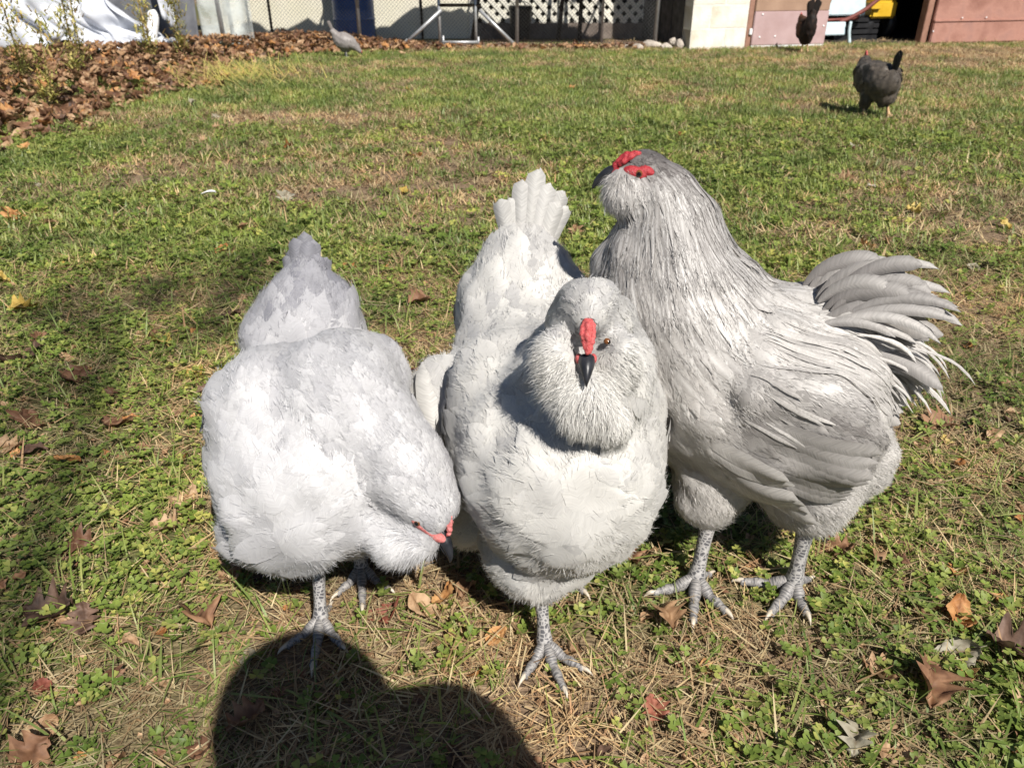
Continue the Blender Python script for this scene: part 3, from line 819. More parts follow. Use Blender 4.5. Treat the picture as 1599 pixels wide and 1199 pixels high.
# ------------------------------------------------------------------ birds
def plumage_mat(name, transl=0.26, sheen=0.15, rough=0.62, lo=.90, hi=1.06, bmp=.15, freq=620, spec=.36):
    m, nt, N, L, P = newmat(name)
    at = N.new('ShaderNodeAttribute'); at.attribute_name = 'col'
    uv = N.new('ShaderNodeAttribute'); uv.attribute_name = 'fuv'
    # barbs: fine stripes slanting out from the shaft
    sp = N.new('ShaderNodeSeparateXYZ'); L.new(uv.outputs['Vector'], sp.inputs[0])
    ab = N.new('ShaderNodeMath'); ab.operation = 'ABSOLUTE'; L.new(sp.outputs[1], ab.inputs[0])
    mu = N.new('ShaderNodeMath'); mu.operation = 'MULTIPLY_ADD'; mu.inputs[1].default_value = -0.9
    L.new(ab.outputs[0], mu.inputs[0]); L.new(sp.outputs[0], mu.inputs[2])
    cb = N.new('ShaderNodeCombineXYZ')
    L.new(mu.outputs[0], cb.inputs[0]); L.new(sp.outputs[2], cb.inputs[2])
    sc = N.new('ShaderNodeVectorMath'); sc.operation = 'MULTIPLY'; sc.inputs[1].default_value = (freq, 60, 37)
    y2 = N.new('ShaderNodeMath'); y2.operation = 'MULTIPLY'; y2.inputs[1].default_value = 1.0
    L.new(sp.outputs[1], y2.inputs[0]); L.new(y2.outputs[0], cb.inputs[1])
    L.new(cb.outputs[0], sc.inputs[0])
    no = N.new('ShaderNodeTexNoise'); no.inputs['Scale'].default_value = 1.0; no.inputs['Detail'].default_value = 3
    L.new(sc.outputs[0], no.inputs['Vector'])
    rr = ramp(N, [(0.3, (lo,) * 3), (0.7, (hi,) * 3)])
    L.new(no.outputs['Fac'], rr.inputs[0])
    mx = N.new('ShaderNodeMixRGB'); mx.blend_type = 'MULTIPLY'; mx.inputs[0].default_value = 1.0
    L.new(at.outputs['Color'], mx.inputs[1]); L.new(rr.outputs[0], mx.inputs[2])
    L.new(mx.outputs[0], P.inputs['Base Color'])
    P.inputs['Roughness'].default_value = rough
    P.inputs['Specular IOR Level'].default_value = spec
    P.inputs['Sheen Weight'].default_value = sheen
    P.inputs['Sheen Roughness'].default_value = 0.5
    b = N.new('ShaderNodeBump'); b.inputs['Strength'].default_value = bmp; b.inputs['Distance'].default_value = 0.0008
    L.new(no.outputs['Fac'], b.inputs['Height']); L.new(b.outputs[0], P.inputs['Normal'])
    tr = N.new('ShaderNodeBsdfTranslucent'); L.new(mx.outputs[0], tr.inputs['Color'])
    ms = N.new('ShaderNodeMixShader'); ms.inputs[0].default_value = transl
    L.new(P.outputs[0], ms.inputs[1]); L.new(tr.outputs[0], ms.inputs[2])
    L.new(ms.outputs[0], N['Material Output'].inputs['Surface'])
    return m

M_PLUME = plumage_mat('plumage', .22, .15, .44)
M_QUILL = plumage_mat('flight_feather_vane', .30, .10, .55, .80, 1.08, .35, 420)
M_DARKPLUME = plumage_mat('dark_plumage', 0.03, 0.0, 0.6, spec=.12)
M_COMB = noisy('red_comb_skin', (.43, .050, .055), (.58, .13, .12), 420, .42, .9, 900, .5, dist=.0015)
M_FACE = noisy('red_face_skin', (.30, .012, .022), (.44, .045, .05), 420, .42, .9, 900, .5, dist=.0015)
M_FACEPALE = noisy('pink_face_skin', (.48, .12, .12), (.62, .24, .22), 300, .55, .7, 700, .4, dist=.002)
M_BEAK = noisy('slate_beak_horn', (.010, .011, .014), (.030, .031, .036), 90, .36, .15, 300, .35, dist=.001)
M_CLAW = noisy('pale_claw_horn', (.42, .36, .28), (.55, .49, .40), 200, .45, .1, 300, .4, dist=.001)
M_IRIS = noisy('amber_iris', (.10, .038, .012), (.17, .065, .02), 300, .12, 0, 1, .6)
M_PUPIL = noisy('black_pupil', (.004, .004, .004), (.006, .006, .006), 10, .06, 0, 1, .6)
M_YLEG = noisy('yellow_leg_skin', (.45, .27, .13), (.58, .40, .24), 90, .6, .3, 300, .3, dist=.001)

def scale_mat(name, ring):
    """scaly shank and toe skin: dark scutes with pale seams"""
    m, nt, N, L, P = newmat(name)
    uv = N.new('ShaderNodeAttribute'); uv.attribute_name = 'fuv'
    mp = N.new('ShaderNodeMapping'); mp.inputs['Scale'].default_value = (360, .35, 0) if ring else (210, 1.55, 0)
    L.new(uv.outputs['Vector'], mp.inputs[0])
    vo = N.new('ShaderNodeTexVoronoi'); vo.feature = 'DISTANCE_TO_EDGE'; vo.inputs['Scale'].default_value = 1.0; vo.inputs['Randomness'].default_value = .75
    L.new(mp.outputs[0], vo.inputs['Vector'])
    r = ramp(N, [(0.0, (.40, .385, .37)), (0.07, (.32, .31, .30)), (0.17, (.11, .108, .115)), (0.5, (.07, .069, .075))]) if not ring else ramp(N, [(0.0, (.30, .285, .27)), (0.06, (.23, .22, .21)), (0.15, (.115, .112, .115)), (0.5, (.085, .083, .087))])
    L.new(vo.outputs['Distance'], r.inputs[0])
    no = N.new('ShaderNodeTexNoise'); no.inputs['Scale'].default_value = 40
    tc = N.new('ShaderNodeTexCoord'); L.new(tc.outputs['Object'], no.inputs['Vector'])
    mx = N.new('ShaderNodeMixRGB'); mx.inputs[2].default_value = (.42, .38, .37, 1)
    rf = ramp(N, [(.55, (0, 0, 0)), (.8, (.35, .35, .35))]); L.new(no.outputs['Fac'], rf.inputs[0]); L.new(rf.outputs[0], mx.inputs[0])
    L.new(r.outputs[0], mx.inputs[1]); L.new(mx.outputs[0], P.inputs['Base Color'])
    P.inputs['Roughness'].default_value = .5
    b = N.new('ShaderNodeBump'); b.inputs['Strength'].default_value = .7; b.inputs['Distance'].default_value = .0015
    L.new(vo.outputs['Distance'], b.inputs['Height']); L.new(b.outputs[0], P.inputs['Normal'])
    return m
for m_ in (M_COMB, M_FACE, M_FACEPALE):
    q = m_.node_tree.nodes['Principled BSDF']; q.inputs['Subsurface Weight'].default_value = .25; q.inputs['Subsurface Radius'].default_value = (.004, .0012, .0008); q.inputs['Subsurface Scale'].default_value = 1.0
M_SHANK = scale_mat('grey_shank_scales', False)
M_TOE = scale_mat('grey_toe_scutes', True)

PAL_LAV = (np.array([.635, .63, .635]), np.array([.17, .17, .205]))  # dark end: lavender, deepened for shade on the left hen's sloping back
PAL_CREAM = (np.array([.67, .655, .62]), np.array([.19, .19, .22]))
PAL_ROO = (np.array([.625, .60, .57]), np.array([.135, .12, .115]))
PAL_BLACK = (np.array([.020, .017, .016]), np.array([.10, .045, .025]))
PAL_DARK = (np.array([.15, .125, .10]), np.array([.018, .017, .017]))
PAL_GREY = (np.array([.33, .30, .285]), np.array([.17, .15, .145]))

ROWS = np.array([0, .22, .45, .68, .87, 1.0])
PROF = {'broad': np.array([.45, .85, 1.0, .97, .70, .16]), 'narrow': np.array([.6, .95, 1.0, .85, .5, .04]), 'flight': np.array([.5, .85, .95, 1.0, .85, .3])}
COLS = np.array([-1, -.5, 0, .5, 1.0])

def grid_faces(nf, nr, nc):
    i = np.arange(nr - 1)[:, None]; j = np.arange(nc - 1)[None]
    q = np.stack([i * nc + j, i * nc + j + 1, (i + 1) * nc + j + 1, (i + 1) * nc + j], -1).reshape(-1, 4)[:, ::-1]
    return (q[None] + (np.arange(nf) * nr * nc)[:, None, None]).reshape(-1, 4)

class Field:
    def __init__(self):
        self.A, self.D, self.r, self.P = [], [], [], []
    def add(self, S, d, rad, prm):
        self.A.append(S); self.D.append(d); self.r.append(rad); self.P.append(prm)
    def done(self):
        self.A = np.concatenate(self.A); self.D = np.concatenate(self.D); self.r = np.concatenate(self.r); self.P = np.concatenate(self.P)
    def at(self, p, n):
        out_d = np.zeros_like(p); out_p = np.zeros((len(p), self.P.shape[1]))
        for k in range(0, len(p), 4000):
            q = p[k:k + 4000]
            dist = np.linalg.norm(q[:, None] - self.A[None], axis=2) / self.r[None]
            w = np.exp(-7.0 * (dist - dist.min(1, keepdims=True)))
            w /= w.sum(1, keepdims=True)
            out_d[k:k + 4000] = w @ self.D
            out_p[k:k + 4000] = w @ self.P
        d = nrm(out_d)
        d = d - (d * n).sum(1, keepdims=True) * n
        return nrm(d), out_p

class Bird:
    """lofts: list of dict(c=rows of x,y,z,rw,rh,L,W,tone,fluff ordered the way feathers lie, lat, g)
       ells : list of dict(c, r, ax, prm=(L,W,tone,fluff), d)"""
    def __init__(self, name, label, group, root, lofts, ells, pal, voxel=.006, smooth=6, mat=None, detail=1.0, seed=1, zones=(), bald=(), prof='broad', streak=0.0, lift=.05, strands=130000, cover=.50, jitter=.10, soft=.58, lumps=.0062):
        self.soft = soft; self.fr = []
        self.g = np.random.default_rng(seed)
        self.root = empty(name, root)
        tag(self.root, label, 'hen' if 'hen' in name else 'rooster', group)
        self.o = np.array(root, float)
        self.pal = pal; self.mat = mat or M_PLUME
        self.streak = streak; self.zones = zones
        parts, F = [], Field()
        for lf in lofts:
            c = np.array(lf['c'], float)
            n = max(10, 5 * len(c))
            V, Fa, _ = loft(c, n, 22, lf.get('lat'))
            parts.append((V, Fa))
            S = catmull(c, n)
            D = nrm(np.gradient(S[:, :3], axis=0)) + np.array([0, 0, -1.0]) * lf.get('g', 0.0)
            F.add(S[:, :3], nrm(D), np.maximum(.5 * (S[:, 3] + S[:, 4]), .02), S[:, 5:9])
        for e in ells:
            V, Fa = ellipsoid(e['c'], e['r'], e.get('ax'))
            parts.append((V, Fa))
            if 'prm' in e:
                F.add(np.array([e['c']], float), nrm(np.array([e['d']], float)), np.array([float(np.mean(e['r'])) * e.get('w', 1.0)]), np.array([e['prm']], float))
        F.done(); self.F = F
        me = melt(parts, voxel, smooth)
        me.name = 'body'
        nv = len(me.vertices)
        V = np.zeros(nv * 3, np.float32); me.vertices.foreach_get('co', V); V = V.reshape(-1, 3).astype(float)
        Nn = np.zeros(nv * 3, np.float32); me.vertices.foreach_get('normal', Nn); Nn = Nn.reshape(-1, 3).astype(float)
        me.calc_loop_triangles()
        T = np.zeros(len(me.loop_triangles) * 3, np.int32); me.loop_triangles.foreach_get('vertices', T); T = T.reshape(-1, 3)
        # plumage never lies quite even: soft lumps
        amp = lumps
        if amp:
            hgt = np.zeros(nv)
            for q in range(26):
                k = nrm(self.g.normal(0, 1, 3)) * self.g.uniform(45, 190)
                hgt += np.sin(V @ k + self.g.uniform(0, 6.28)) * (70.0 / (70.0 + np.linalg.norm(k))) / 3.2
            V = V + Nn * (amp * hgt)[:, None]
        self.V, self.N, self.T = V, Nn, T
        self.bvh = BVHTree.FromPolygons([tuple(v) for v in V], [tuple(t) for t in T])
        d, prm = F.at(V, Nn)
        prm = self.zone(V, prm)
        colr = self.colour(prm[:, 2])
        a = me.attributes.new('col', 'FLOAT_COLOR', 'POINT')
        a.data.foreach_set('color', np.concatenate([colr, np.ones((nv, 1))], 1).astype(np.float32).ravel())
        me.vertices.foreach_set('co', (V - self.o).astype(np.float32).ravel())
        me.update()
        me.materials.clear()
        link('body', me, self.mat, self.root)
        self.clothe(bald, prof, lift, strands, cover, detail, jitter)

    def zone(self, p, prm):
        for (c, rad, vals, soft) in self.zones:
            c = np.array(c); rad = np.array(rad, float)
            q = np.sqrt((((p - c) / rad) ** 2).sum(1))
            w = np.clip((1.0 + soft - q) / (2 * soft), 0, 1)[:, None]
            v = np.array([np.nan if x is None else x for x in vals], float)
            k = ~np.isnan(v)
            prm[:, k] = prm[:, k] * (1 - w) + v[k] * w
        return prm

    def colour(self, tone):
        t = np.clip(tone, 0, 1)[:, None]
        return self.pal[0] * (1 - t) + self.pal[1] * t

    def sample(self, n):
        A, B, C = self.V[self.T[:, 0]], self.V[self.T[:, 1]], self.V[self.T[:, 2]]
        ar = np.linalg.norm(np.cross(B - A, C - A), axis=1)
        k = self.g.choice(len(ar), n, p=ar / ar.sum())
        u, v = self.g.random(n), self.g.random(n)
        s = u + v > 1; u[s], v[s] = 1 - u[s], 1 - v[s]
        p = A[k] + (B[k] - A[k]) * u[:, None] + (C[k] - A[k]) * v[:, None]
        nn = nrm(self.N[self.T[k, 0]] * (1 - u - v)[:, None] + self.N[self.T[k, 1]] * u[:, None] + self.N[self.T[k, 2]] * v[:, None])
        return p, nn

    def clothe(self, bald, prof, lift, strands, cover, detail, jitter):
        g = self.g
        p, n = self.sample(int(42000 * detail))
        d, prm = self.F.at(p, n)
        prm = self.zone(p, prm)
        ok = np.ones(len(p), bool)
        for (c, rad) in bald:
            ok &= np.linalg.norm(p - np.array(c), axis=1) > rad
        p, n, d, prm = p[ok], n[ok], d[ok], prm[ok]
        # dart throwing: shingle spacing follows feather size
        r = cover * np.sqrt(prm[:, 0] * prm[:, 1])
        cell = .02
        keep, gridc = [], {}
        key = np.floor(p / cell).astype(int)
        pl = p.tolist(); rl = r.tolist(); kl = key.tolist()
        for a in range(len(pl)):
            x, y, z = pl[a]; ra = rl[a]; kx, ky, kz = kl[a]
            good = True
            reach = 1 if ra <= cell else 2
            for dx in range(-reach, reach + 1):
                for dy in range(-reach, reach + 1):
                    for dz in range(-reach, reach + 1):
                        for b in gridc.get((kx + dx, ky + dy, kz + dz), ()):
                            q = pl[b]
                            if (q[0] - x) ** 2 + (q[1] - y) ** 2 + (q[2] - z) ** 2 < ra * ra:
                                good = False; break
                        if not good: break
                    if not good: break
                if not good: break
            if good:
                keep.append(a); gridc.setdefault((kx, ky, kz), []).append(a)
        keep = np.array(keep)
        p, n, d, prm = p[keep], n[keep], d[keep], prm[keep]
        nf = len(p)
        Lf = prm[:, 0] * g.uniform(.85, 1.2, nf); Wf = prm[:, 1] * g.uniform(.85, 1.15, nf)
        # a little random comb
        ang = g.normal(0, .10, nf)[:, None]
        b = np.cross(n, d)
        d2 = d * np.cos(ang) + b * np.sin(ang); b = np.cross(n, d2); d = d2
        narrow = (Wf / Lf) < .16
        pr = np.where(narrow[:, None], PROF['narrow'][None], PROF[prof][None])
        nr, nc = len(ROWS), len(COLS)
        s = ROWS[None, :, None] * np.ones((nf, 1, nc))
        t = COLS[None, None, :] * np.ones((nf, nr, 1))
        rag = g.normal(0, .022, (nf, nr, nc)) * (s > .6) * 1.0
        s_e = s - .10 * (t ** 2) * (s > .1) + rag
        Q = p[:, None, None] + d[:, None, None] * ((s_e - .30) * Lf[:, None, None])[..., None] + b[:, None, None] * (t * Wf[:, None, None] * pr[:, :, None])[..., None]
        Qf = Q.reshape(-1, 3)
        near = self.bvh.find_nearest
        pos = np.empty_like(Qf); nn = np.empty_like(Qf)
        for k, q in enumerate(Qf.tolist()):
            c, nm, _, _ = near(q)
            pos[k] = c; nn[k] = nm
        nn = nrm(nn * .6 + np.repeat(n, nr * nc, 0) * .4)
        hh = (.0008 + g.uniform(0, .0010, nf))[:, None, None] + lift * (g.uniform(.5, 1.4, nf) * np.where(g.random(nf) < .07, 3.2, 1.0))[:, None, None] * (np.clip(s, 0, 1) ** 1.6) * Lf[:, None, None] * .5 - .18 * (t ** 2) * Wf[:, None, None] * np.clip(s, 0, 1) * .55
        hh = np.maximum(hh, .0006)
        Vf = pos + nn * hh.reshape(-1, 1)
        tone = prm[:, 2]
        c0 = self.colour(tone + g.normal(0, jitter, nf))
        c = np.repeat(c0[:, None], nr * nc, 1).reshape(nf, nr, nc, 3)
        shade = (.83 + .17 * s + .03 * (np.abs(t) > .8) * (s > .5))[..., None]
        if self.streak:
            st = (np.abs(t) < .3)[..., None] * (narrow[:, None, None, None] * 1.0)
            k = self.streak * g.uniform(.15, 1.0, nf)[:, None, None, None] * (1 - .95 * np.clip((tone - .5) * 4, 0, 1))[:, None, None, None]
            c = c * (1 - st * k) + np.array([.74, .725, .70]) * st * k
            c = c * (1 - .16 * (np.abs(t) > .8)[..., None] * narrow[:, None, None, None])
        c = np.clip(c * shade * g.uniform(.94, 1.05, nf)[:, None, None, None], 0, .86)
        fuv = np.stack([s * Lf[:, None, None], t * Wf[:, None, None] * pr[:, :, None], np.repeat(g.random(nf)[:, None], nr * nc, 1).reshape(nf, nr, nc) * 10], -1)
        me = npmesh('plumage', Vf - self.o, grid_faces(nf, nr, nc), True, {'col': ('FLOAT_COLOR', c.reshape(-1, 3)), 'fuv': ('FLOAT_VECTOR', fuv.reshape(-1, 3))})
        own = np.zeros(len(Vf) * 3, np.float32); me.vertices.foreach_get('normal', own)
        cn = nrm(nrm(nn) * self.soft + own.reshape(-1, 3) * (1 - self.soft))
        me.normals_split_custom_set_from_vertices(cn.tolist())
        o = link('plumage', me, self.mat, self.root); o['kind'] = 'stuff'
        self.nf = nf
        if strands:
            # frayed barbs soften every feather's rim
            rr = np.array([2, 3, 4, 4, 5, 5])
            Vg = Vf.reshape(nf, nr, nc, 3)[:, rr].reshape(nf, -1, 3); cg = c[:, rr].reshape(nf, -1, 3)
            tt = np.tile(COLS, len(rr))[None, :, None]
            m_ = Vg.shape[1]
            wl = (Wf[:, None] * .30)[..., None]
            bs = Vg + b[:, None] * g.normal(0, 1, (nf, m_, 1)) * wl + n[:, None] * .0003
            dd = nrm(d[:, None] + b[:, None] * (tt * .30 + g.normal(0, .14, (nf, m_, 1))) + n[:, None] * g.uniform(-.04, .07, (nf, m_, 1)))
            sd = nrm(np.cross(dd, np.broadcast_to(n[:, None], dd.shape)))
            ln = (Lf[:, None] * g.uniform(.08, .20, (nf, m_)) * np.where(narrow, .4, 1.0)[:, None])[..., None]
            w_ = g.uniform(.00015, .00032, (nf, m_, 1))
            A_ = bs - dd * ln * .35; M_ = bs + dd * ln * .35; T_ = bs + dd * ln - n[:, None] * ln * .05
            V5 = np.stack([A_ + sd * w_, A_ - sd * w_, M_ - sd * w_ * .8, M_ + sd * w_ * .8, T_], 2).reshape(-1, 3)
            k5 = np.arange(nf * m_)[:, None] * 5
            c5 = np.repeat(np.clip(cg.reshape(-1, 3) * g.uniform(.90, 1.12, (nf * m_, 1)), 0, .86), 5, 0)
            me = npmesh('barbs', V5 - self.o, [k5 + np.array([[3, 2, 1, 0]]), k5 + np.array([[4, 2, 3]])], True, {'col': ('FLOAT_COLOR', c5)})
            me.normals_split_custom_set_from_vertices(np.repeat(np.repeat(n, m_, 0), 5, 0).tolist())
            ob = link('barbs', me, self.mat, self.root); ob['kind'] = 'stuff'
        # loose barbs and down
        if strands:
            p, n = self.sample(strands)
            d, prm = self.F.at(p, n); prm = self.zone(p, prm)
            fl = prm[:, 3]
            ok = (fl > .002) & (g.random(len(p)) < np.clip((fl - .0045) / .008, 0, 1))
            prm[:, 3] = np.maximum(fl, .009)
            for (cc, rad) in bald:
                ok &= np.linalg.norm(p - np.array(cc), axis=1) > rad
            p, n, d, prm = p[ok], n[ok], d[ok], prm[ok]
            self.down(p, n, d, prm)

    def down(self, p, n, d, prm, name='down'):
        g = self.g; m = len(p)
        ln = prm[:, 3] * g.uniform(.5, 1.25, m)
        w = g.uniform(.00013, .00030, m)
        fz = np.clip((prm[:, 3] - .0085) / .006, 0, 1)
        up = (g.uniform(.04, .16, m) + fz * g.uniform(.05, .45, m))[:, None]
        dd = nrm(d + n * up + g.normal(0, 1, (m, 3)) * (.12 + .14 * fz)[:, None])
        side = nrm(np.cross(dd, n + g.normal(0, .3, (m, 3))))
        base = p + n * g.uniform(.001, .004, m)[:, None]
        mid = base + dd * (ln * .5)[:, None]
        d3 = nrm(dd + np.array([0, 0, -.35]) + d * .3 + g.normal(0, .2, (m, 3)))
        tip = mid + d3 * (ln * .55)[:, None]
        V = np.stack([base + side * w[:, None], base - side * w[:, None], mid - side * w[:, None] * .7, mid + side * w[:, None] * .7, tip], 1).reshape(-1, 3)
        k = np.arange(m)[:, None] * 5
        q = k + np.array([[0, 1, 2, 3]]); t = k + np.array([[3, 2, 4]])
        c = np.clip(self.colour(prm[:, 2] + g.normal(0, .10, m)) * g.uniform(.95, 1.12, m)[:, None], 0, .88)
        c = np.repeat(c, 5, 0)
        me = npmesh(name, V - self.o, [q, t], True, {'col': ('FLOAT_COLOR', c)})
        o = link(name, me, self.mat, self.root); o['kind'] = 'stuff'

    # ---- a single large feather standing free
    def quill(self, name, base, d0, d1, nrm0, L, W, tone=0.3, cup=.25, prof='flight', nr=15, tip_tone=None, bendpow=1.0, jit=.03, edge=.92):
        g = self.g
        s = np.linspace(0, 1, nr)
        d0, d1 = nrm(np.array(d0, float)), nrm(np.array(d1, float))
        dirs = nrm(d0[None] * (1 - s[:, None] ** bendpow) + d1[None] * s[:, None] ** bendpow)
        c = np.concatenate([[[0, 0, 0]], np.cumsum((dirs[1:] + dirs[:-1]) * .5 * (L / (nr - 1)), axis=0)]) + np.array(base, float)
        side = nrm(np.cross(dirs, np.array(nrm0, float)[None]))
        up = np.cross(side, dirs)
        pr = np.interp(s, [0, .1, .3, .6, .85, .95, 1.0], {'flight': [.12, .4, .8, 1, .92, .6, .1], 'sickle': [.15, .5, .9, 1, .7, .4, .03], 'round': [.15, .5, .9, 1, 1, .78, .2]}[prof])
        t = COLS
        rag = g.normal(0, .045, (nr, 5)) * (s > .25)[:, None] * L * .35 * (np.abs(t) > .8)[None]
        V = c[:, None] + side[:, None] * (t[None, :] * (pr * W)[:, None])[..., None] - up[:, None] * (cup * W * (t[None] ** 2) * pr[:, None])[..., None] + dirs[:, None] * (rag - .12 * W * np.abs(t)[None])[..., None]
        tone_s = tone if tip_tone is None else tone * (1 - s) + tip_tone * s
        col0 = self.colour(np.broadcast_to(tone_s, s.shape) + g.normal(0, jit))
        col = np.repeat(col0[:, None], 5, 1) * g.uniform(.93, 1.05)
        col[:, 2] = np.clip(col[:, 2] * 1.15, 0, .85); col[:, [0, 4]] *= edge
        fuv = np.stack([np.repeat((s * L)[:, None], 5, 1), t[None] * (pr * W)[:, None], np.full((nr, 5), g.random() * 10)], -1)
        me = npmesh(name, V.reshape(-1, 3) - self.o, grid_faces(1, nr, 5), True, {'col': ('FLOAT_COLOR', np.clip(col, 0, .86).reshape(-1, 3)), 'fuv': ('FLOAT_VECTOR', fuv.reshape(-1, 3))})
        # frayed vane edges, gathered for one fringe mesh
        if self.mat is M_PLUME and W > .004:
            for rep in range(4):
                for e, sg in ((0, -1), (4, 1)):
                    q = (s > .22) & (s < .88)
                    m = int(q.sum())
                    A_ = V[q, e] + dirs[q] * g.normal(0, L * .02, (m, 1)) - side[q] * sg * W * .25
                    d_ = nrm(dirs[q] * 1.0 + side[q] * sg * (.45 * (1 - s[q]) + .12)[:, None] + up[q] * g.normal(0, .12, (m, 1)))
                    self.fr.append((A_, d_, side[q], g.uniform(.4, .8, m) * W, np.clip(col[q, e] * g.uniform(.95, 1.12, (m, 1)), 0, .86)))
        return link(name, me, M_QUILL if self.mat is M_PLUME else self.mat, self.root)

    def fringe(self):
        if not self.fr: return
        A_, d_, sd, ln, c = (np.concatenate([f[k] for f in self.fr]) for k in range(5))
        m = len(A_); w = self.g.uniform(.00018, .00036, m)[:, None]; ln = ln[:, None]
        sd = nrm(np.cross(d_, np.cross(sd, d_)))
        M_ = A_ + d_ * ln * .55; T_ = A_ + d_ * ln
        V = np.stack([A_ + sd * w, A_ - sd * w, M_ - sd * w * .8, M_ + sd * w * .8, T_], 1).reshape(-1, 3)
        k5 = np.arange(m)[:, None] * 5
        me = npmesh('feather_fringe', V - self.o, [k5 + np.array([[0, 1, 2, 3]]), k5 + np.array([[3, 2, 4]])], True, {'col': ('FLOAT_COLOR', np.repeat(c, 5, 0))})
        o = link('feather_fringe', me, self.mat, self.root); o['kind'] = 'stuff'

    # ---- a large feather lying on the body
    def laid(self, name, base, d, L, W, tone, h0=.004, h1=.012, prof='flight', nr=10):
        g = self.g
        s = np.linspace(0, 1, nr); t = COLS
        pr = np.interp(s, [0, .1, .3, .6, .85, .95, 1.0], [.06, .38, .8, 1, .9, .6, .12])
        base = np.array(base, float); d = nrm(np.array(d, float))
        c, nm, _, _ = self.bvh.find_nearest(base.tolist())
        p = np.array(c); n = np.array(nm); V = []
        for k in range(nr):
            dd = nrm(d - (d @ n) * n); sd = np.cross(n, dd)
            row = []
            for tt in t:
                q = p + sd * tt * pr[k] * W
                cc, n2, _, _ = self.bvh.find_nearest(q.tolist())
                row.append(np.array(cc) + np.array(n2) * (h0 + (h1 - h0) * s[k] - .15 * W * tt * tt * s[k]))
            V.append(row)
            q = p + dd * L / (nr - 1)
            cc, n2, _, _ = self.bvh.find_nearest(q.tolist())
            p = np.array(cc); n = nrm(np.array(n2))
        V = np.array(V)
        col = np.repeat(self.colour(np.full(nr, tone + g.normal(0, .05)))[:, None], 5, 1) * g.uniform(.90, 1.06)
        col[:, 2] *= 1.10; col[:, 0] *= 1.10; col[:, 4] *= .88
        fuv = np.stack([np.repeat((s * L)[:, None], 5, 1), t[None] * (pr * W)[:, None], np.full((nr, 5), g.random() * 10)], -1)
        me = npmesh(name, V.reshape(-1, 3) - self.o, grid_faces(1, nr, 5), True, {'col': ('FLOAT_COLOR', np.clip(col, 0, .86).reshape(-1, 3)), 'fuv': ('FLOAT_VECTOR', fuv.reshape(-1, 3))})
        return link(name, me, M_QUILL if self.mat is M_PLUME else self.mat, self.root)

    def part(self, name, parts, mat, parent=None, voxel=None, sm=2, uv=None, tagname=None):
        if voxel:
            me = melt(parts, voxel, sm)
            n = len(me.vertices); V = np.zeros(n * 3, np.float32); me.vertices.foreach_get('co', V)
            me.vertices.foreach_set('co', (V.reshape(-1, 3) - self.o).astype(np.float32).ravel()); me.update(); me.materials.clear(); me.name = name
        else:
            V, F = join(parts)
            me = npmesh(name, V - self.o, F, True, {'fuv': ('FLOAT_VECTOR', uv)} if uv is not None else None)
        return link(name, me, mat, parent or self.root)

    def beak(self, base, tip, up, w=.0085, h=.008, mat=None):
        base, tip, up = np.array(base, float), np.array(tip, float), nrm(np.array(up, float))
        ax = tip - base; L = np.linalg.norm(ax); f = ax / L
        lat = np.cross(f, up)
        C = lambda u, v: base + ax * u + up * v * L
        rows = [(*C(-.15, .02), w, h * .8), (*C(.15, .10), w * .95, h * .85), (*C(.45, .11), w * .72, h * .72), (*C(.75, .06), w * .42, h * .5), (*C(.95, -.04), w * .16, h * .25), (*C(1.02, -.10), w * .05, h * .08)]
        V, F, _ = loft(rows, 20, 14, lat)
        bk = self.part('beak', [(V, F)], mat or M_BEAK)
        rows = [(*C(-.15, -.14), w * .8, h * .45), (*C(.3, -.12), w * .66, h * .4), (*C(.62, -.09), w * .42, h * .3), (*C(.82, -.08), w * .12, h * .1)]
        V, F, _ = loft(rows, 14, 12, lat)
        self.part('lower_mandible', [(V, F)], mat or M_BEAK, bk)
        return bk

    def comb(self, pts, rows=3, width=.006, r=.0028, voxel=.0011, mat=None, up=(0, 0, 1), lat=(1, 0, 0), n=21):
        """pea comb: low warty ridge, widest in its middle"""
        S = catmull(np.array(pts, float), n)
        lat = nrm(np.array(lat, float)); up = nrm(np.array(up, float)); parts = []
        for k, s in enumerate(S):
            env = .30 + .70 * math.sin(math.pi * min(1, (k + .6) / (n * .92)))
            for q in range(rows):
                o = 0 if rows == 1 else 2 * q / (rows - 1) - 1
                rr = r * (1.15 if o == 0 else .85) * self.g.uniform(.75, 1.2) * (.55 + .45 * env)
                c = s + lat * o * width * env * .75 + up * ((.0022 if o == 0 else -.0004) * env) + self.g.normal(0, .0006, 3)
                parts.append(ellipsoid(c, (rr, rr, rr), None, 8, 10))
        return self.part('comb', parts, mat or M_COMB, None, voxel * .8, 5)

    def eye(self, c, out, r=.0042, parent=None):
        c = np.array(c, float); out = nrm(np.array(out, float))
        e = self.part('eye', [ellipsoid(c, (r, r, r), None, 12, 16)], M_IRIS)
        self.part('pupil', [ellipsoid(c + out * r * .55, (r * .64,) * 3, None, 10, 12)], M_PUPIL, e)
        return e

    def leg(self, hock, foot, heading, spread=(-42, 0, 40), lens=(.050, .066, .052), r=.0088, hind=.028, shank=None, toe=None, claw=None, toe_z=None, hind_ang=168, lift=0.0):
        hock, foot = np.array(hock, float), np.array(foot, float)
        ax = foot - hock
        rows = [(*(hock - ax * .35), r * 1.25, r * 1.3), (*hock, r * 1.1, r * 1.15), (*(hock + ax * .4), r * .88, r * .95), (*(hock + ax * .75), r * .9, r * 1.0), (*(hock + ax * .95), r * 1.15, r * 1.15), (*(foot + [0, 0, -.001]), r * .9, r * .8)]
        V, F, uv = loft(rows, 30, 16, (math.cos(heading + math.pi / 2), math.sin(heading + math.pi / 2), 0))
        lg = self.part('leg', [(V, F)], shank or M_SHANK, None, None, 2, uv)
        FEET.append((foot[0], foot[1]))
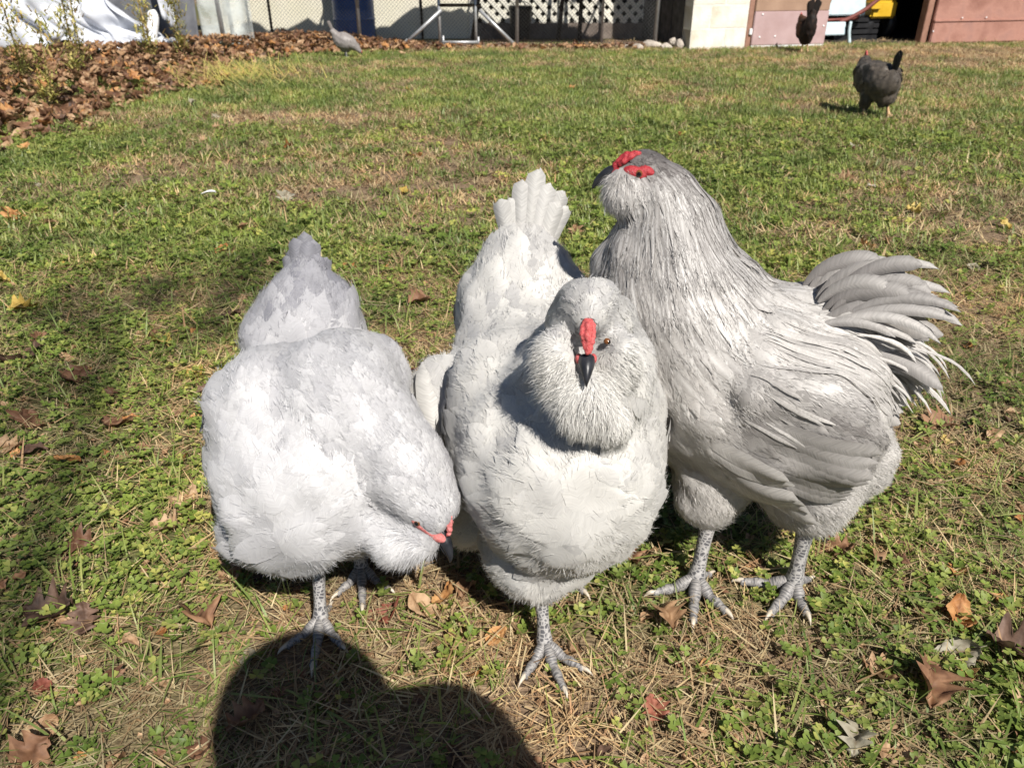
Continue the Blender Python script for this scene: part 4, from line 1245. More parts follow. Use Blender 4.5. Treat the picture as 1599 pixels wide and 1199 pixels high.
        for k, (a, ln) in enumerate(list(zip(spread, lens)) + ([(hind_ang, hind)] if hind else [])):
            an = heading + R(a)
            d = np.array([math.cos(an), math.sin(an), 0])
            gz = .011 if toe_z is None else toe_z
            z0 = foot[2]
            hd = k == 3
            pts = []
            nseg = 7
            for q in range(nseg):
                u = q / (nseg - 1)
                arch = .004 * math.sin(u * math.pi * 3) * (1 - u)
                z = z0 * (1 - u) ** 1.6 + gz * (1 - (1 - u) ** 1.6) + arch
                rr = r * (.86 - .36 * u) * (1 + .10 * math.cos(u * 2 * math.pi * 3))
                if hd: rr *= .8; z = z0 * (1 - u) + gz * u + .004 * (1 - u)
                pts.append((*(foot[:2] + d[:2] * ln * u), z, rr, rr))
            V, F, uv = loft(pts, 22, 12, (-d[1], d[0], 0))
            self.part('toe', [(V, F)], toe or M_TOE, lg, None, 2, uv)
            e = np.array(pts[-1][:3]); FEET.append((e[0], e[1])); FEET.append((foot[0] + d[0] * ln * .55, foot[1] + d[1] * ln * .55))
            rr = pts[-1][3]
            cl = [(*(e - d * .003 + [0, 0, rr * .35]), rr * .7, rr * .7), (*(e + d * .005 + [0, 0, rr * .45]), rr * .5, rr * .55), (*(e + d * .011 + [0, 0, -rr * .1]), rr * .22, rr * .28), (*(e + d * .014 + [0, 0, -rr * .8]), rr * .05, rr * .05)]
            V, F, _ = loft(cl, 9, 8, (-d[1], d[0], 0))
            self.part('claw', [(V, F)], claw or M_CLAW, lg)
        return lg

# =================================================== hen bending down on the left
def make_left_hen():
    B = (.058, .0175)
    b = Bird('hen', 'pale lavender-grey hen bending her head down, leftmost of the three big hens', 'lavender chickens standing together in front', (-.27, .80, 0),
        lofts=[
            dict(c=[(-.245, .655, .185, .03, .03, *B, .12, .005), (-.248, .695, .188, .080, .078, *B, .06, .005), (-.255, .76, .20, .112, .105, *B, .04, .004), (-.262, .84, .210, .122, .112, *B, .16, .003),
                    (-.280, .93, .190, .112, .098, *B, .25, .003), (-.300, 1.00, .215, .100, .088, *B, .45, .004), (-.310, 1.055, .262, .090, .084, *B, .62, .005), (-.312, 1.082, .306, .070, .062, *B, .68, .006), (-.311, 1.100, .340, .032, .034, .04, .012, .7, .006), (-.309, 1.108, .362, .014, .018, .035, .009, .7, .006)], lat=(1, 0, 0), g=.15),  # darker rump rows: lavender colour plus back-slope shade put into the tone
            dict(c=[(-.078, .688, .187, .020, .020, .010, .004, .18, .006), (-.094, .702, .205, .036, .036, .012, .0048, .20, .006), (-.118, .722, .228, .052, .055, .017, .006, .16, .006), (-.150, .748, .250, .064, .067, .024, .0085, .14, .005), (-.190, .785, .264, .078, .078, .032, .010, .16, .004), (-.222, .83, .268, .092, .084, .038, .011, .18, .004), (-.245, .88, .255, .085, .07, .04, .0115, .2, .004)], lat=(.6, .7, 0), g=.0),
        ],
        ells=[
            dict(c=(-.248, .700, .195), r=(.085, .050, .080), prm=(.052, .0165, .05, .004), d=(0, .25, -1)),
            dict(c=(-.126, .690, .168), r=(.042, .034, .034), prm=(.016, .005, .05, .014), d=(-.6, .1, -.6), w=1.0),
            dict(c=(-.158, .712, .178), r=(.040, .034, .040), prm=(.018, .006, .05, .013), d=(-.6, .2, -.6), w=1.0),
            dict(c=(-.30, .78, .125), r=(.070, .075, .060), prm=(.032, .009, .04, .016), d=(-.1, .3, -.9)),
            dict(c=(-.215, .80, .125), r=(.060, .070, .055), prm=(.032, .009, .05, .014), d=(.1, .3, -.9)),
            dict(c=(-.30, .94, .15), r=(.085, .09, .075), prm=(.034, .01, .12, .016), d=(-.1, .5, -.7)),
            dict(c=(-.302, .825, .272), r=(.068, .095, .062), prm=(.058, .0175, .26, .003), d=(-.15, .9, -.1)),
            dict(c=(-.205, .855, .282), r=(.080, .080, .060), prm=(.05, .0155, .36, .003), d=(-.1, .9, -.1)),
            dict(c=(-.350, .84, .22), r=(.030, .095, .075), prm=(.046, .0125, .06, .002), d=(-.02, .9, -.25)),
        ],
        pal=PAL_LAV, seed=4, bald=[((-.082, .690, .186), .016), ((-.103, .668, .207), .013), ((-.090, .670, .192), .010)], lift=.05)
    # tail: a short soft cone of feathers seen end-on
    g = b.g
    for k in range(11):
        u = (k - 5) / 5
        b.quill('tail_feather', (-.311 + .022 * u, 1.078 + .02 * g.random(), .305 + .02 * g.random()), (.12 * u, .20, .95), (.26 * u + .05 * g.random(), .30, .9), (.6 * u + .1, -.9, .2), .074 - .030 * abs(u) + .012 * g.random(), .0125, .75 + .1 * g.random(), .35, 'round')
    for side in (-1, 1):
        for k in range(6):
            bx = -.265 + side * .125
            b.laid('wing_feather', (bx, .785 + .012 * k, .250 - .018 * k), (-.06, .95, -.08 - .05 * k), .155, .0155, .24, .006, .016)
    f = nrm(np.array([.28, -.42, -.78])); up = nrm(np.array([.55, -.55, .55]))
    b.beak((-.0800, .6825, .178), (-.0690, .668, .152), (.62, -.45, .35), .0078, .0082)
    b.comb([(-.0755, .684, .214), (-.070, .679, .200), (-.0715, .675, .185)], 3, .0044, .0026, .0010, M_FACEPALE, (.6, -.5, .5), (.6, .75, 0))
    fp = catmull(np.array([(-.1130, .6745, .2150), (-.1040, .6725, .2070), (-.0940, .6730, .1950), (-.0850, .6745, .1840), (-.0790, .6765, .1795)]), 15)
    b.part('face_skin', [ellipsoid(p, (r_, .0060, r_ * .8), (0, 40, 15), 10, 14) for p, r_ in zip(fp, np.interp(np.arange(15), [0, 4, 8, 12, 14], [.0040, .0082, .0060, .0070, .0060]))], M_FACEPALE, None, .0011, 4)
    b.eye((-.1045, .6690, .2080), (-.2, -.95, .2), .0042)
    b.fringe()
    b.leg((-.243, .735, .088), (-.243, .712, .018), R(-88), (-44, 2, 40), (.052, .068, .052))
    b.leg((-.215, .815, .085), (-.207, .805, .018), R(-80), (-42, 0, 42))
    return b

# =================================================== hen facing the camera
def make_middle_hen():
    B = (.058, .0175)
    b = Bird('hen', 'pale cream-grey hen facing the camera with red comb and slate beak', 'lavender chickens standing together in front', (.045, .80, 0),
        lofts=[
            dict(c=[(.063, .628, .225, .04, .045, *B, .05, .004), (.062, .665, .224, .090, .092, *B, .02, .004), (.058, .735, .226, .122, .120, *B, .02, .003), (.048, .82, .238, .127, .122, *B, .04, .003), (.032, .91, .245, .114, .110, *B, .10, .003),
                    (.020, .985, .282, .098, .090, *B, .18, .004), (.018, 1.035, .335, .090, .080, *B, .22, .005), (.022, 1.075, .378, .060, .058, *B, .25, .006), (.027, 1.094, .408, .034, .034, .05, .013, .25, .006), (.032, 1.102, .428, .014, .018, .05, .012, .2, .006)], lat=(1, 0, 0), g=.15),
            dict(c=[(.0710, .662, .440, .008, .010, .010, .004, .30, .005), (.0735, .677, .447, .022, .022, .011, .0045, .32, .005), (.0760, .694, .447, .034, .036, .012, .0048, .32, .005), (.0810, .718, .424, .044, .044, .016, .006, .24, .006), (.0860, .742, .388, .056, .055, .024, .0080, .12, .005), (.0800, .765, .335, .086, .080, .030, .0095, .06, .005), (.075, .80, .275, .108, .098, .038, .011, .05, .004), (.06, .86, .25, .10, .09, *B, .05, .003)], lat=(1, 0, 0), g=.0),
        ],
        ells=[
            dict(c=(.062, .672, .235), r=(.090, .050, .085), prm=(.052, .0165, .03, .004), d=(0, .2, -1)),
            dict(c=(.112, .728, .350), r=(.044, .046, .070), prm=(.032, .0095, .08, .005), d=(.25, .15, -1)),
            dict(c=(.0450, .669, .394), r=(.023, .026, .045), ax=(0, -14, 0), prm=(.018, .0052, .0, .015), d=(-.75, .15, -.5), w=1.1),
            dict(c=(.1020, .676, .394), r=(.022, .025, .041), ax=(0, 14, 0), prm=(.018, .0052, .04, .014), d=(.75, .15, -.5), w=1.1),
            dict(c=(0.0700, .655, .366), r=(.031, .028, .033), prm=(.019, .0055, .0, .016), d=(0, -.1, -1), w=1.1),
            dict(c=(0.0960, .655, .352), r=(.022, .022, .024), prm=(.019, .0055, .0, .012), d=(.3, -.1, -1), w=1.0),
            dict(c=(.030, .725, .120), r=(.068, .062, .052), prm=(.034, .009, .0, .018), d=(0, .15, -1)),
            dict(c=(.115, .765, .135), r=(.050, .055, .050), prm=(.034, .009, .02, .016), d=(0, .2, -1)),
            dict(c=(-.086, .900, .200), r=(.060, .078, .086), prm=(.036, .010, .02, .017), d=(-.45, .15, -.9)),
            dict(c=(-.052, .815, .128), r=(.052, .058, .056), prm=(.036, .010, .03, .017), d=(-.45, .25, -.85)),
            dict(c=(.045, .92, .155), r=(.09, .09, .07), prm=(.034, .01, .06, .016), d=(0, .5, -.8)),
            dict(c=(-.004, .825, .300), r=(.068, .085, .058), prm=(.058, .0175, .10, .003), d=(-.1, .9, -.1)),
            dict(c=(-.050, .83, .240), r=(.030, .10, .066), prm=(.046, .0125, .04, .002), d=(-.02, .9, -.25)),
            dict(c=(.160, .83, .235), r=(.028, .10, .075), prm=(.046, .0125, .04, .002), d=(.02, .9, -.25)),
        ],
        pal=PAL_CREAM, seed=7, bald=[((0.0700, .655, .418), .016), ((.0710, .656, .434), .012), ((.0715, .660, .448), .010)], lift=.05)
    g = b.g
    for k in range(13):
        u = (k - 6) / 6
        b.quill('tail_feather', (.024 + .030 * u, 1.062 + .02 * g.random(), .372 + .025 * g.random()), (.05 + .22 * u, .14, .92), (.16 + .38 * u, .24, .88), (.5 * u + .05, -.95, .2), .098 - .040 * abs(u) + .014 * g.random(), .0150, .10 + .08 * g.random(), .35, 'round')
    for side in (-1, 1):
        for k in range(6):
            b.laid('wing_feather', (.05 + side * .14, .765 + .012 * k, .262 - .018 * k), (-.04, .95, -.10 - .05 * k), .15, .0155, .20, .006, .016)
    b.beak((.0705, .6475, .4175), (.0695, .6280, .4035), (0, -.5, .85), .0080, .0085)
    b.comb([(.0715, .662, .455), (.0710, .650, .446), (.0705, .6425, .430)], 3, .0074, .0030, .0011, M_COMB, (0, -.8, .6), (1, 0, 0))
    b.part('face_skin', [ellipsoid((.0635, .653, .4185), (.0035, .006, .005), None, 12, 16), ellipsoid((.0775, .653, .4185), (.0035, .006, .005), None, 12, 16)], M_COMB, None, .0011, 2)
    b.eye((.0515, .668, .4295), (-.7, -.7, 0), .0034)
    b.eye((.0915, .668, .4295), (.7, -.7, 0), .0034)
    b.fringe()
    b.leg((.034, .700, .092), (.040, .672, .018), R(-72), (-48, 0, 36), (.052, .066, .056))
    b.leg((.060, .775, .085), (.066, .815, .020), R(-62), (-30, 4, 40), (.04, .058, .045))
    return b

# =================================================== rooster
def make_rooster():
    B = (.046, .012)
    ax = nrm(np.array([-.80, .25, 0])); lt = (.25, .80, 0)
    hk = (.066, .0030)
    b = Bird('rooster', 'big silver-grey rooster with long pale hackles and drooping tail, standing in profile', 'lavender chickens standing together in front', (.31, .84, 0),
        lofts=[
            dict(c=[(.165, .935, .29, .04, .05, *B, .10, .004), (.195, .92, .285, .085, .092, *B, .08, .004), (.24, .90, .278, .118, .126, *B, .06, .003), (.30, .875, .266, .130, .138, *B, .18, .003), (.365, .85, .256, .126, .134, .05, .012, .22, .004), (.415, .84, .252, .104, .116, .05, .011, .12, .006), (.455, .835, .25, .060, .078, .05, .010, .12, .010)], lat=lt, g=.22),
            dict(c=[(.146, .945, .522, .016, .018, .010, .0042, .65, .004), (.163, .940, .521, .032, .033, .013, .0045, .78, .004), (.180, .936, .508, .042, .040, .024, .0042, .62, .004), (.188, .930, .486, .050, .053, .05, .0030, .48, .003), (.192, .924, .450, .068, .078, *hk, .55, .002), (.198, .914, .405, .090, .100, *hk, .48, .002), (.225, .902, .345, .110, .110, .074, .0034, .38, .002), (.245, .892, .29, .12, .12, .07, .006, .14, .002)], lat=lt, g=.05),
            dict(c=[(.275, .885, .318, .085, .066, .06, .0055, .20, .002), (.330, .872, .325, .086, .070, .07, .0050, .12, .003), (.385, .860, .342, .070, .066, .07, .0045, .08, .003), (.425, .852, .352, .048, .050, .07, .0045, .10, .003)], lat=lt, g=.45),
        ],
        ells=[
            dict(c=(.140, .925, .503), r=(.032, .032, .030), prm=(.018, .0052, .02, .017), d=(.1, 0, -1), w=1.2),
            dict(c=(.172, .913, .500), r=(.030, .028, .030), prm=(.018, .0052, .08, .015), d=(.25, 0, -1), w=1.0),
            dict(c=(.265, .825, .155), r=(.050, .050, .065), prm=(.036, .010, .02, .014), d=(.05, .05, -1)),
            dict(c=(.385, .812, .165), r=(.070, .062, .075), prm=(.042, .010, .0, .024), d=(.05, .0, -1)),
            dict(c=(.44, .835, .19), r=(.055, .06, .07), prm=(.042, .010, .08, .022), d=(.3, .0, -1)),
            dict(c=(.34, .88, .15), r=(.09, .06, .05), prm=(.036, .010, .05, .016), d=(.2, .0, -1)),
            dict(c=(.340, .748, .285), r=(.095, .028, .062), ax=(0, 18, -10), prm=(.05, .0125, .40, .002), d=(.9, -.1, -.32), w=1.0),
        ],
        pal=PAL_ROO, seed=9, streak=.9, lift=.03, cover=.46, detail=1.4, jitter=.09,
        bald=[((.134, .930, .526), .016), ((.150, .910, .531), .012)],
        zones=[((.172, .94, .560), (.065, .075, .034), (None, None, .9, None), .25), ((.345, .735, .278), (.095, .07, .055), (.05, .011, .55, .002), .25)])
    g = b.g
    # wing bow and flight feathers on the near side
    for k in range(8):
        b.laid('wing_feather', (.270 + .006 * k, .74, .298 - .0125 * k), (.95, 0, -.20 - .02 * k), .150 - .008 * k, .0110, .48 + .05 * g.random(), .0008, .012)
    for k in range(6):
        b.laid('wing_feather', (.225 + .010 * k, .77, .262 - .018 * k), (.92, -.1, -.22), .11, .013, .04, .0008, .011)
    # tail coverts and sickles
    base = np.array([.378, .850, .388])
    n = 76
    for k in g.permutation(n):
        u = k / (n - 1)
        yaw = (g.random() - .5) * .5
        d0 = (.60 + .25 * u, yaw - .10, .85 - 1.15 * u); d1 = (.85 - .30 * u, yaw - .15, -.55 - .55 * u + .5 * g.random())
        Lq = .084 + .036 * math.sin(u * 3.14) + .03 * g.random()
        b.quill('tail_feather', base + np.array([-.025 + .02 * g.random(), (g.random() - .5) * .06, .015 - .10 * u]), d0, d1, (.15, -1.0, .2 + .3 * g.random()), Lq, .0090 + .003 * g.random(), .80 - .45 * u, .3, 'round', tip_tone=.58 - .35 * u, bendpow=1.3, jit=.10, edge=.72)
    for k in range(0):
        u = k / 8
        d0 = (.75, (g.random() - .5) * .4, .60 - .35 * u); d1 = (.75, (g.random() - .5) * .4 - .1, -.75 + .4 * g.random())
        b.quill('tail_feather', base + np.array([-.02, (g.random() - .5) * .05, .015 - .03 * u]), d0, d1, (.1, -.9, .5), .112 + .022 * g.random(), .0065, .85, .25, 'sickle', tip_tone=.6, bendpow=1.6, jit=.08, edge=.75)
    for k in range(9):
        u = k / 8
        b.quill('tail_feather', base + np.array([.0, (g.random() - .5) * .05, -.075 - .025 * u]), (.92, (g.random() - .5) * .3 - .1, .05 - .35 * u), (.9, (g.random() - .5) * .3 - .1, -.35 - .45 * u), (.1, -1, .25), .105 + .02 * g.random(), .0135, .38 - .1 * u, .3, 'round', jit=.06, edge=.8)
    for k in range(44):
        u = g.random(); v = g.random()
        b.quill('tail_covert', np.array([.345 + .065 * u, .815 + .06 * v, .375 + .022 * u]), (.62 + .2 * g.random(), (v - .6) * .5, .62 - .45 * g.random()), (.85, (v - .6) * .4, -.25 - .6 * g.random()), (.15, -1.0, .45), .085 + .055 * g.random(), .0048 + .003 * g.random(), .22 + .40 * g.random(), .3, 'sickle', nr=9, bendpow=1.4, jit=.06, edge=.8)
    # long saddle hackles falling over the rump
    for k in range(240):
        u = g.random(); q = g.random()
        b.laid('saddle_feather', (.285 + .150 * u, .80 - .04 * q, .395 - .115 * q), (.80 + .2 * g.random(), -.12, -.30 - .55 * g.random() * (.3 + u)), .055 + .04 * g.random(), .0017 + .0009 * g.random(), .40 * g.random(), .0025, .0055)
    for k in range(90):
        u = g.random()
        st = np.array([.325 + .110 * u, .800 + .035 * g.random() - .008 * u, .372 - .055 * g.random() + .008 * u])
        d0 = (.85, -.22, .05 - .3 * g.random()); d1 = (.40 + .35 * g.random(), .02, -1.0)
        b.quill('saddle_feather', st, d0, d1, (.15, -.9, .45), .070 + .060 * g.random(), .0017 + .0010 * g.random(), .04 + .30 * g.random(), .25, 'sickle', nr=8, bendpow=1.3)
    b.beak((.1235, .940, .5255), (.0985, .944, .508), (-.3, 0, .9), .0080, .0085)
    b.comb([(.122, .940, .527), (.130, .937, .538), (.141, .934, .546), (.152, .932, .549)], 3, .0075, .0040, .0012, M_FACE, (-.5, 0, .8), (.2, .95, 0))
    b.part('face_skin', [ellipsoid((.146, .9175, .530), (.016, .010, .0085), (0, 12, -10), 12, 16), ellipsoid((.160, .9165, .533), (.011, .008, .006), (0, 25, -6), 12, 16), ellipsoid((.129, .928, .525), (.011, .011, .009), None, 12, 16)], M_FACE, None, .0015, 3)
    b.eye((.149, .9105, .5310), (-.1, -1, .05), .0046)
    b.fringe()
    b.leg((.262, .808, .105), (.248, .782, .020), R(-112), (-52, 8, 52), (.062, .070, .060), r=.0106, hind=.03, hind_ang=150)
    b.leg((.382, .785, .105), (.378, .775, .020), R(-135), (-55, 2, 48), (.068, .066, .05), r=.0110, hind=.032, hind_ang=165)
    return b

# =================================================== far birds
def make_far_birds():

    # grey hen pecking by the fence
    x, y = -1.47, 7.30
    B = (.05, .016)
    b = Bird('hen', 'small grey hen pecking in the leaves beside the blue barrel', 'loose hens at the back of the lawn', (x, y, 0),
        lofts=[dict(c=[(x + .15, y - .02, .12, .03, .03, *B, .3, .004), (x + .10, y, .15, .08, .075, *B, .1, 0), (x + .02, y, .17, .095, .09, *B, .1, 0), (x - .05, y, .19, .08, .08, *B, .3, 0), (x - .10, y, .235, .055, .055, *B, .2, 0), (x - .135, y, .29, .032, .03, *B, .1, 0)], lat=(0, 1, 0), g=.1),
               dict(c=[(x + .225, y - .03, .065, .018, .02, .02, .008, .4, 0), (x + .205, y - .03, .085, .030, .03, .03, .01, .3, 0), (x + .165, y - .02, .12, .045, .05, *B, .2, 0), (x + .10, y - .01, .16, .07, .07, *B, .1, 0)], lat=(0, 1, 0))],
        ells=[dict(c=(x + .02, y, .11), r=(.07, .06, .05), prm=(.05, .015, .2, 0), d=(-.2, 0, -1))],
        pal=PAL_GREY, voxel=.009, detail=.25, strands=0, seed=21)
    for k in range(6):
        u = (k - 2.5) / 2.5
        b.quill('tail_feather', (x - .115, y + .012 * u, .25), (-.35, .1 * u, .9), (-.5, .15 * u, .8), (-.3, -1, .1), .14, .018, .15, .2, 'round')
    b.beak((x + .232, y - .03, .058), (x + .243, y - .03, .035), (.8, 0, .4), .007, .007)
    b.comb([(x + .222, y - .03, .09), (x + .235, y - .03, .075), (x + .238, y - .03, .062)], 1, .004, .007, .003, M_COMB, (.8, 0, .4), (0, 1, 0), n=5)
    for s, dx in ((-1, .03), (1, .0)):
        b.leg((x + dx, y + .03 * s, .075), (x + dx + .005, y + .03 * s, .02), 0, r=.008)
    b.root.scale = (.66, .7, .8)
    # black hen at the garage door, seen from behind
    x, y = 2.72, 7.80
    B = (.055, .018)
    b = Bird('hen', 'black hen standing tail-up in front of the mauve garage door', 'loose hens at the back of the lawn', (x, y, 0),
        lofts=[dict(c=[(x, y + .16, .20, .04, .05, *B, .2, 0), (x, y + .11, .20, .09, .09, *B, .2, 0), (x, y + .02, .195, .103, .10, *B, .1, 0), (x, y - .06, .20, .095, .095, *B, .05, 0), (x, y - .11, .25, .075, .07, *B, .0, 0), (x, y - .12, .32, .055, .045, *B, .0, 0), (x, y - .12, .37, .03, .03, *B, .0, 0)], lat=(1, 0, 0), g=.2),
               dict(c=[(x + .0, y + .27, .30, .02, .02, .02, .008, .5, 0), (x + .0, y + .255, .29, .032, .03, .02, .01, .9, 0), (x + .0, y + .21, .27, .042, .045, *B, .9, 0), (x, y + .14, .25, .06, .06, *B, .6, 0)], lat=(1, 0, 0))],
        ells=[dict(c=(x, y - .03, .13), r=(.085, .08, .06), prm=(.05, .016, .0, 0), d=(0, -.2, -1)), dict(c=(x - .085, y + .02, .21), r=(.03, .1, .07), prm=(.055, .016, .9, 0), d=(0, -1, -.3)), dict(c=(x + .085, y + .02, .21), r=(.03, .1, .07), prm=(.055, .016, .8, 0), d=(0, -1, -.3))],
        pal=PAL_BLACK, mat=M_DARKPLUME, voxel=.009, detail=.3, strands=0, seed=22)
    for k in range(10):
        u = (k - 4.5) / 4.5
        b.quill('tail_feather', (x + .03 * u, y - .10, .27), (.22 * u, -.25, .9), (.30 * u, -.12, .95), (u * .4, -1, .3), .215 - .03 * abs(u) - (.05 if k in (4, 5) else 0), .024, .0, .3, 'round')
    b.beak((x + .0, y + .285, .29), (x + .0, y + .305, .28), (0, 0, 1), .008, .008)
    b.comb([(x, y + .25, .318), (x, y + .268, .322), (x, y + .285, .308)], 1, .004, .009, .003, M_COMB, (0, 0, 1), (1, 0, 0), n=5)
    b.leg((x - .03, y - .03, .08), (x - .035, y - .035, .02), R(90), r=.009, shank=M_YLEG, toe=M_YLEG)
    b.leg((x + .035, y - .03, .08), (x + .045, y - .04, .02), R(90), r=.009, shank=M_YLEG, toe=M_YLEG)
    b.root.scale = (.72, .8, .98)
    # dark grey hen striding away over the lawn
    x, y = 1.985, 4.40
    B = (.045, .014)
    b = Bird('hen', 'dark grey-brown hen striding away across the sunny lawn', 'loose hens at the back of the lawn', (x, y, 0),
        lofts=[dict(c=[(x - .07, y + .19, .21, .04, .045, *B, .6, .006), (x - .055, y + .14, .205, .085, .085, *B, .5, .006), (x - .03, y + .06, .195, .106, .10, *B, .3, .006), (x + .0, y - .03, .19, .105, .098, *B, .1, .010), (x + .02, y - .09, .205, .075, .075, *B, .1, .012), (x + .03, y - .12, .24, .035, .04, *B, .6, .006)], lat=(1, .35, 0), g=.2),
               dict(c=[(x - .035, y + .24, .295, .02, .022, .02, .008, .5, 0), (x - .037, y + .225, .282, .036, .036, .022, .009, .4, 0), (x - .045, y + .20, .255, .05, .052, *B, .4, 0), (x - .065, y + .16, .22, .07, .07, *B, .5, 0)], lat=(1, .35, 0))],
        ells=[dict(c=(x + .02, y - .05, .13), r=(.08, .075, .06), prm=(.045, .014, .0, .016), d=(0, -.2, -1)), dict(c=(x - .07, y + .02, .11), r=(.045, .05, .075), prm=(.04, .013, .6, .01), d=(0, -.1, -1)), dict(c=(x - .09, y + .05, .21), r=(.03, .1, .075), prm=(.05, .014, .8, 0), d=(.1, -1, -.3)), dict(c=(x + .08, y + .01, .21), r=(.03, .1, .07), prm=(.05, .014, .25, 0), d=(.1, -1, -.3))],
        pal=PAL_DARK, voxel=.008, detail=.4, strands=7000, seed=23, jitter=.22, lift=.12)
    for k in range(9):
        u = (k - 4) / 4
        b.quill('tail_feather', (x + .03 + .012 * u, y - .09 + .01 * k % .02, .245), (.05 * u - .02, -.2, .95), (.10 * u + .02, -.12, .9), (1 if u > 0 else -1, -.5, .1), .125 - .03 * abs(u), .02, 1.0, .3, 'round')
    b.beak((x - .035, y + .258, .285), (x - .035, y + .28, .275), (0, 0, 1), .008, .008)
    b.comb([(x - .036, y + .225, .315), (x - .036, y + .24, .325), (x - .036, y + .252, .305)], 1, .004, .0075, .0025, M_COMB, (0, 0, 1), (1, 0, 0), n=5)
    b.leg((x + .055, y - .03, .085), (x + .078, y - .045, .02), R(75), r=.012, shank=M_YLEG, toe=M_YLEG, hind=.035)
    b.leg((x - .075, y + .02, .055), (x - .085, y - .015, .03), R(80), r=.009, shank=M_YLEG, toe=M_YLEG)
    b.root.scale = (.76, .85, .95)
# ------------------------------------------------------------------ fallen leaves
def dead_leaf_mat(name, c1, c2, c3):
    m, nt, N, L, P = newmat(name)
    tc = N.new('ShaderNodeTexCoord'); oi = N.new('ShaderNodeObjectInfo')
    n = N.new('ShaderNodeTexNoise'); n.inputs['Scale'].default_value = 60; n.inputs['Detail'].default_value = 5
    L.new(tc.outputs['Object'], n.inputs['Vector'])
    ad = N.new('ShaderNodeMath'); ad.operation = 'MULTIPLY_ADD'; ad.inputs[1].default_value = .34; L.new(oi.outputs['Random'], ad.inputs[0]); 
    sb = N.new('ShaderNodeMath'); sb.operation = 'SUBTRACT'; sb.inputs[1].default_value = .17; L.new(n.outputs['Fac'], sb.inputs[0]); L.new(sb.outputs[0], ad.inputs[2])
    r = ramp(N, [(.3, c1), (.5, c2), (.72, c3)]); L.new(ad.outputs[0], r.inputs[0])
    uv = N.new('ShaderNodeAttribute'); uv.attribute_name = 'vein'
    mx = N.new('ShaderNodeMixRGB'); mx.blend_type = 'MULTIPLY'; L.new(uv.outputs['Fac'], mx.inputs[0]); L.new(r.outputs[0], mx.inputs[1]); mx.inputs[2].default_value = (.62, .56, .5, 1)
    L.new(mx.outputs[0], P.inputs['Base Color']); P.inputs['Roughness'].default_value = .62; P.inputs['Specular IOR Level'].default_value = .3
    b = N.new('ShaderNodeBump'); b.inputs['Strength'].default_value = .5; b.inputs['Distance'].default_value = .002
    L.new(n.outputs['Fac'], b.inputs['Height']); L.new(b.outputs[0], P.inputs['Normal'])
    tr = N.new('ShaderNodeBsdfTranslucent'); L.new(mx.outputs[0], tr.inputs['Color'])
    ms = N.new('ShaderNodeMixShader'); ms.inputs[0].default_value = .22
    L.new(P.outputs[0], ms.inputs[1]); L.new(tr.outputs[0], ms.inputs[2]); L.new(ms.outputs[0], N['Material Output'].inputs['Surface'])
    return m
LM = {'tan': dead_leaf_mat('tan_leaf', (.26, .15, .08), (.40, .25, .14), (.52, .36, .22)),
      'brown': dead_leaf_mat('brown_leaf', (.13, .065, .038), (.22, .115, .065), (.32, .18, .10)),
      'dark': dead_leaf_mat('dark_brown_leaf', (.055, .033, .024), (.11, .065, .045), (.20, .125, .09)),
      'orange': dead_leaf_mat('orange_leaf', (.33, .14, .05), (.46, .22, .08), (.58, .33, .14)),
      'yellow': dead_leaf_mat('yellow_leaf', (.40, .27, .06), (.52, .38, .10), (.60, .47, .18)),
      'pale': dead_leaf_mat('pale_leaf', (.28, .25, .18), (.38, .35, .27), (.47, .44, .36)),
      'red': dead_leaf_mat('red_brown_leaf', (.16, .045, .03), (.26, .085, .055), (.36, .14, .09))}

def leaf_shape(kind, size, g, nr=17, nc=9):
    size = size * .9
    s = np.linspace(0, 1, nr); t = np.linspace(-1, 1, nc)
    base = np.sin(np.pi * np.clip(s, .0, 1) ** .85) ** .8
    if kind == 'oak':
        w = base * (.34 + .15 * np.cos(s * 2 * np.pi * 4.3 + .6))
    elif kind == 'maple':
        w = base * (.42 + .19 * np.cos(s * 2 * np.pi * 3.2 - .4))
    else:
        w = base * .30
    w = np.maximum(w, .012)
    S, T_ = np.meshgrid(s, t, indexing='ij')
    cur = g.uniform(.6, 2.2) * (1 if g.random() < .75 else -1); fold = g.uniform(.2, 1.2); tw = g.uniform(-.9, .9)
    a = cur * (S - .45)
    x = np.where(abs(cur) > 1e-3, np.sin(a) / cur, S - .45); z = (1 - np.cos(a)) / cur
    y = T_ * w[:, None]
    jag = g.normal(0, .02, S.shape) * (np.abs(T_) > .9)
    y = y + jag
    z = z + fold * np.abs(y) * .75 + tw * y * (S - .5) + g.normal(0, .012, S.shape) + .05 * np.sin(S * 8 + T_ * 3 + g.uniform(0, 6)) + .03 * np.sin(S * 15 - T_ * 6 + g.uniform(0, 6))
    V = np.stack([x, y, z], -1).reshape(-1, 3) * size
    F = [grid_faces(1, nr, nc)]
    vein = ((np.abs(T_) < .05) * .9 + (np.abs(np.sin(S * 16 + np.abs(T_) * 3)) > .93) * .45).reshape(-1)
    st, sf, _ = loft([(V[:, 0].min() - .12 * size, 0, .02 * size, .006 * size, .006 * size), (V[:, 0].min() + .05 * size, 0, V[nc // 2, 2], .009 * size, .009 * size)], 5, 5, (0, 1, 0))
    V2, F2 = join([(V, F), (st, sf)])
    V2[:, 2] -= np.percentile(V2[:, 2], 4)
    return V2, F2, np.concatenate([vein, np.full(len(st), .5)])

